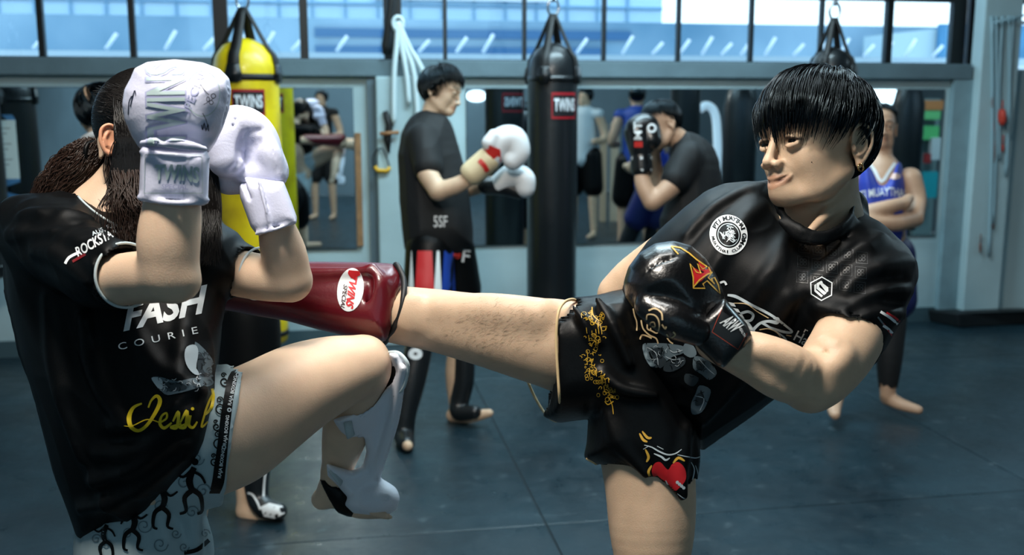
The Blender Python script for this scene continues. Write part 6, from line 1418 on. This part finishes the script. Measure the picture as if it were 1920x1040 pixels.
# grey figure print
for p, m in (([(350, 650), (366, 646), (372, 660), (368, 690), (378, 700), (366, 702), (352, 688), (346, 668)], m_sil), ([(366, 640), (392, 664), (404, 690), (402, 716), (388, 724), (372, 712), (376, 690), (370, 664)], m_grey), ([(284, 710), (300, 706), (330, 714), (368, 708), (384, 720), (360, 730), (328, 738), (308, 738)], m_grey), ([(284, 708), (300, 708), (306, 720), (302, 732), (292, 722)], m_sil), ([(372, 664), (384, 672), (380, 690), (388, 704), (376, 704), (370, 688)], m_dgrey), ([(310, 718), (340, 718), (350, 728), (320, 732)], m_dgrey)):
    Flat().poly([tuple(v) for v in crom(p, 3, True)]).lay('figure_print', [W_sh], m, W_sh, .0014 if m is m_grey else .0020)
# --- woman's shorts: black hem band with lettering, swirls and small runners
hb = Flat(); L0 = crom([(452, 688), (446, 705), (438, 745), (433, 785), (428, 830), (424, 870), (420, 905), (412, 925)], 5); R0 = crom([(434, 696), (426, 712), (419, 748), (413, 785), (408, 830), (402, 870), (398, 900), (392, 925)], 5)
n0 = len(hb.v); hb.v += [tuple(p) for p in L0]+[tuple(p) for p in R0]; hb.f += [(i, i+1, len(L0)+i+1, len(L0)+i) for i in range(len(L0)-1)]
band = hb.lay('hem_band', [W_so], m_satin, W_so, .0014)
for (x, y, a) in ((437, 732, -102+180), (425, 806, 84), (416, 868, 82)): T('lettering', 'RAJA BOXING', (x, y), 56, 8.5, a, W_so, m_print_w, band, off=.0024, bold=.02)
for p in ((430, 768), (420, 838), (446, 702)): Flat().ring(p, 2, 4.2, n=14).lay('emblem', [W_so], m_sil, band, .0024)
rr = random.Random(5); F_ = Flat(); G_ = Flat()
def swirl(F_, x, y, r, d=1, w=2.2, turns=1.6): F_.stroke([(x+r*(1-t)*math.cos(d*t*6.28*turns), y+r*(1-t)*math.sin(d*t*6.28*turns)) for t in np.linspace(0, .85, 14)], w, 2)
for x, y, r in ((414, 765, 13), (410, 830, 13), (421, 715, 10), (406, 800, 8), (402, 865, 9)): swirl(F_, x, y, r, 1, 2.6); swirl(F_, x-2, y-r*1.2, r*.5, -1, 2.2)
for x, y in ((370, 860), (380, 920), (345, 905), (300, 950), (330, 1000), (270, 985), (360, 960), (385, 1000), (240, 1000), (300, 1020), (200, 1020), (345, 1025), (180, 1010)): swirl(G_, x, y, rr.uniform(9, 16), rr.choice((-1, 1)), 2.2)
F_.lay('swirl_pattern', [W_so], m_satin, W_so, .002); G_.lay('grey_swirl_pattern', [W_so], mat('swirl_grey', (112, 132, 140), .5), W_so, .002)
F_ = Flat()
for x, y, s_, fl in ((306, 948, 1.35, 1), (358, 915, 1.5, -1), (250, 990, 1.3, 1), (196, 1012, 1.1, -1)):
    q_ = lambda a, b_: (x+a*s_*fl, y+b_*s_)
    F_.stroke([q_(-4, -26), q_(2, -10), q_(-2, 4)], [7*s_, 9*s_, 7*s_], 4); F_.stroke([q_(-2, 2), q_(8, 12), q_(6, 28), q_(14, 32)], [7*s_, 6*s_, 4*s_, 3*s_], 4); F_.stroke([q_(-2, 2), q_(-12, 10), q_(-14, 28), q_(-8, 32)], [7*s_, 6*s_, 4*s_, 3*s_], 4); F_.stroke([q_(0, -22), q_(10, -14), q_(20, -20)], [4*s_, 3.5*s_, 2.5*s_], 4); F_.stroke([q_(0, -22), q_(-12, -16), q_(-18, -6)], [4*s_, 3.5*s_, 2.5*s_], 4); F_.ring(q_(-5, -33), 0, 4.5*s_, n=12)
F_.lay('runner_pattern', [W_so], m_satin, W_so, .0026)
F_ = Flat(); F_.stroke([(345, 1036), (370, 1030), (392, 1012)], 8, 4); F_.lay('lower_hem_band', [W_so], m_satin, W_so, .002)
# --- woman's gloves
T('lettering', 'TWINS', (311, 197), 158, 80, 91, W_gl, m_faint2, W_gl, bold=.07, off=.0014, maxlen=4); T('lettering', 'TWINS', (311, 197), 156, 74, 91, W_gl, m_faint, W_gl, bold=.02, off=.0024, maxlen=4); T('lettering', 'SPECIAL', (364, 172), 90, 16, 68, W_gl, m_faint2, W_gl, off=.0012)
Flat().ring((380, 175), 42, 44, asp=.75).lay('ring_mark', [W_gl], m_faint, W_gl, .0012)
F_ = Flat(); F_.stroke([(376, 158), (386, 172), (392, 178)], 1.4); F_.ring((390, 186), 3.5, 5, n=14, asp=.7); F_.ring((400, 180), 3.5, 5, n=14); F_.ring((396, 192), 3, 4.4, n=14); F_.stroke([(382, 196), (392, 190), (404, 182)], 1.2); F_.stroke([(380, 212), (386, 224), (390, 238)], 1.3); F_.stroke([(378, 234), (380, 244), (383, 230), (386, 246), (390, 232), (391, 246)], 1.8, 3); F_.stroke([(240, 215), (242, 190), (248, 180), (244, 200), (252, 170), (254, 178)], 1.8, 4)
F_.lay('ink_scribble', [W_gl], m_ink, W_gl, .0016)
cl_ = Flat().stroke([(272, 290), (378, 290), (380, 362), (270, 362)], 1.6, 0, closed=True).lay('cuff_label', [W_cf], m_faint, W_cf, .0028)
T('lettering', 'TWINS', (332, 324), 84, 30, -4, W_cf, m_faint, cl_, bold=.04, off=.0026, curve=3, maxlen=3); T('lettering', 'SPECIAL', (328, 350), 50, 9, -2, W_cf, m_faint2, cl_, off=.0026, maxlen=3)
rr = random.Random(21)
def scribble(name, box, n, tg, m, par, w=1.2, off=.003):
    F_ = Flat()
    for k in range(n):
        x, y = rr.uniform(box[0], box[2]), rr.uniform(box[1], box[3]); a = rr.uniform(0, 6.28); F_.stroke([(x, y), (x+5*math.cos(a), y+5*math.sin(a)), (x+9*math.cos(a+.5), y+9*math.sin(a+.5))], w, 4, True)
    return F_.lay(name, [tg], m, par, off)
scribble('figure_shading', (296, 712, 370, 730), 26, W_sh, m_satin, W_sh); scribble('figure_shading', (368, 655, 400, 715), 26, W_sh, m_satin, W_sh); scribble('figure_highlight', (300, 708, 398, 728), 14, W_sh, m_print_w, W_sh, 1.0, .0035)
scribble('rose_shading', (1212, 648, 1280, 686), 26, K_sh, m_satin, K_sh); scribble('rose_shading', (1298, 676, 1336, 770), 22, K_sh, m_satin, K_sh); scribble('rose_highlight', (1215, 646, 1280, 684), 12, K_sh, m_sil, K_sh, 1.0, .0035)
# fine hair on the kicker's thigh
paths = []; bt = bvh_of(K_body); nr = np.random.default_rng(9)
for k in range(340):
    x, y = nr.normal(925, 55), nr.normal(615, 26); a = math.radians(nr.normal(-28, 16)); L_ = nr.uniform(6, 13); pts = []
    for t in (0, .5, 1):
        d = Vector(ray(x+L_*t*math.cos(a), y+L_*t*math.sin(a))).normalized(); h = bt.ray_cast(Vector(CO), d)[0]
        if h is None: break
        pts.append(tuple(h-d*(.0003+.0012*t)))
    if len(pts) == 3: paths.append((np.array(pts), .00013))
lh = strands('leg_hair', paths, mat('fine_hair', (96, 74, 58), .6), K_body); tag(lh, kind='stuff')
# small mole on the cheek
Flat().ring((1522, 304), 0, 1.1, n=10).lay('mole', [K_body], mat('mole_brown', (58, 36, 28), .6), K_body, .0006, 3)
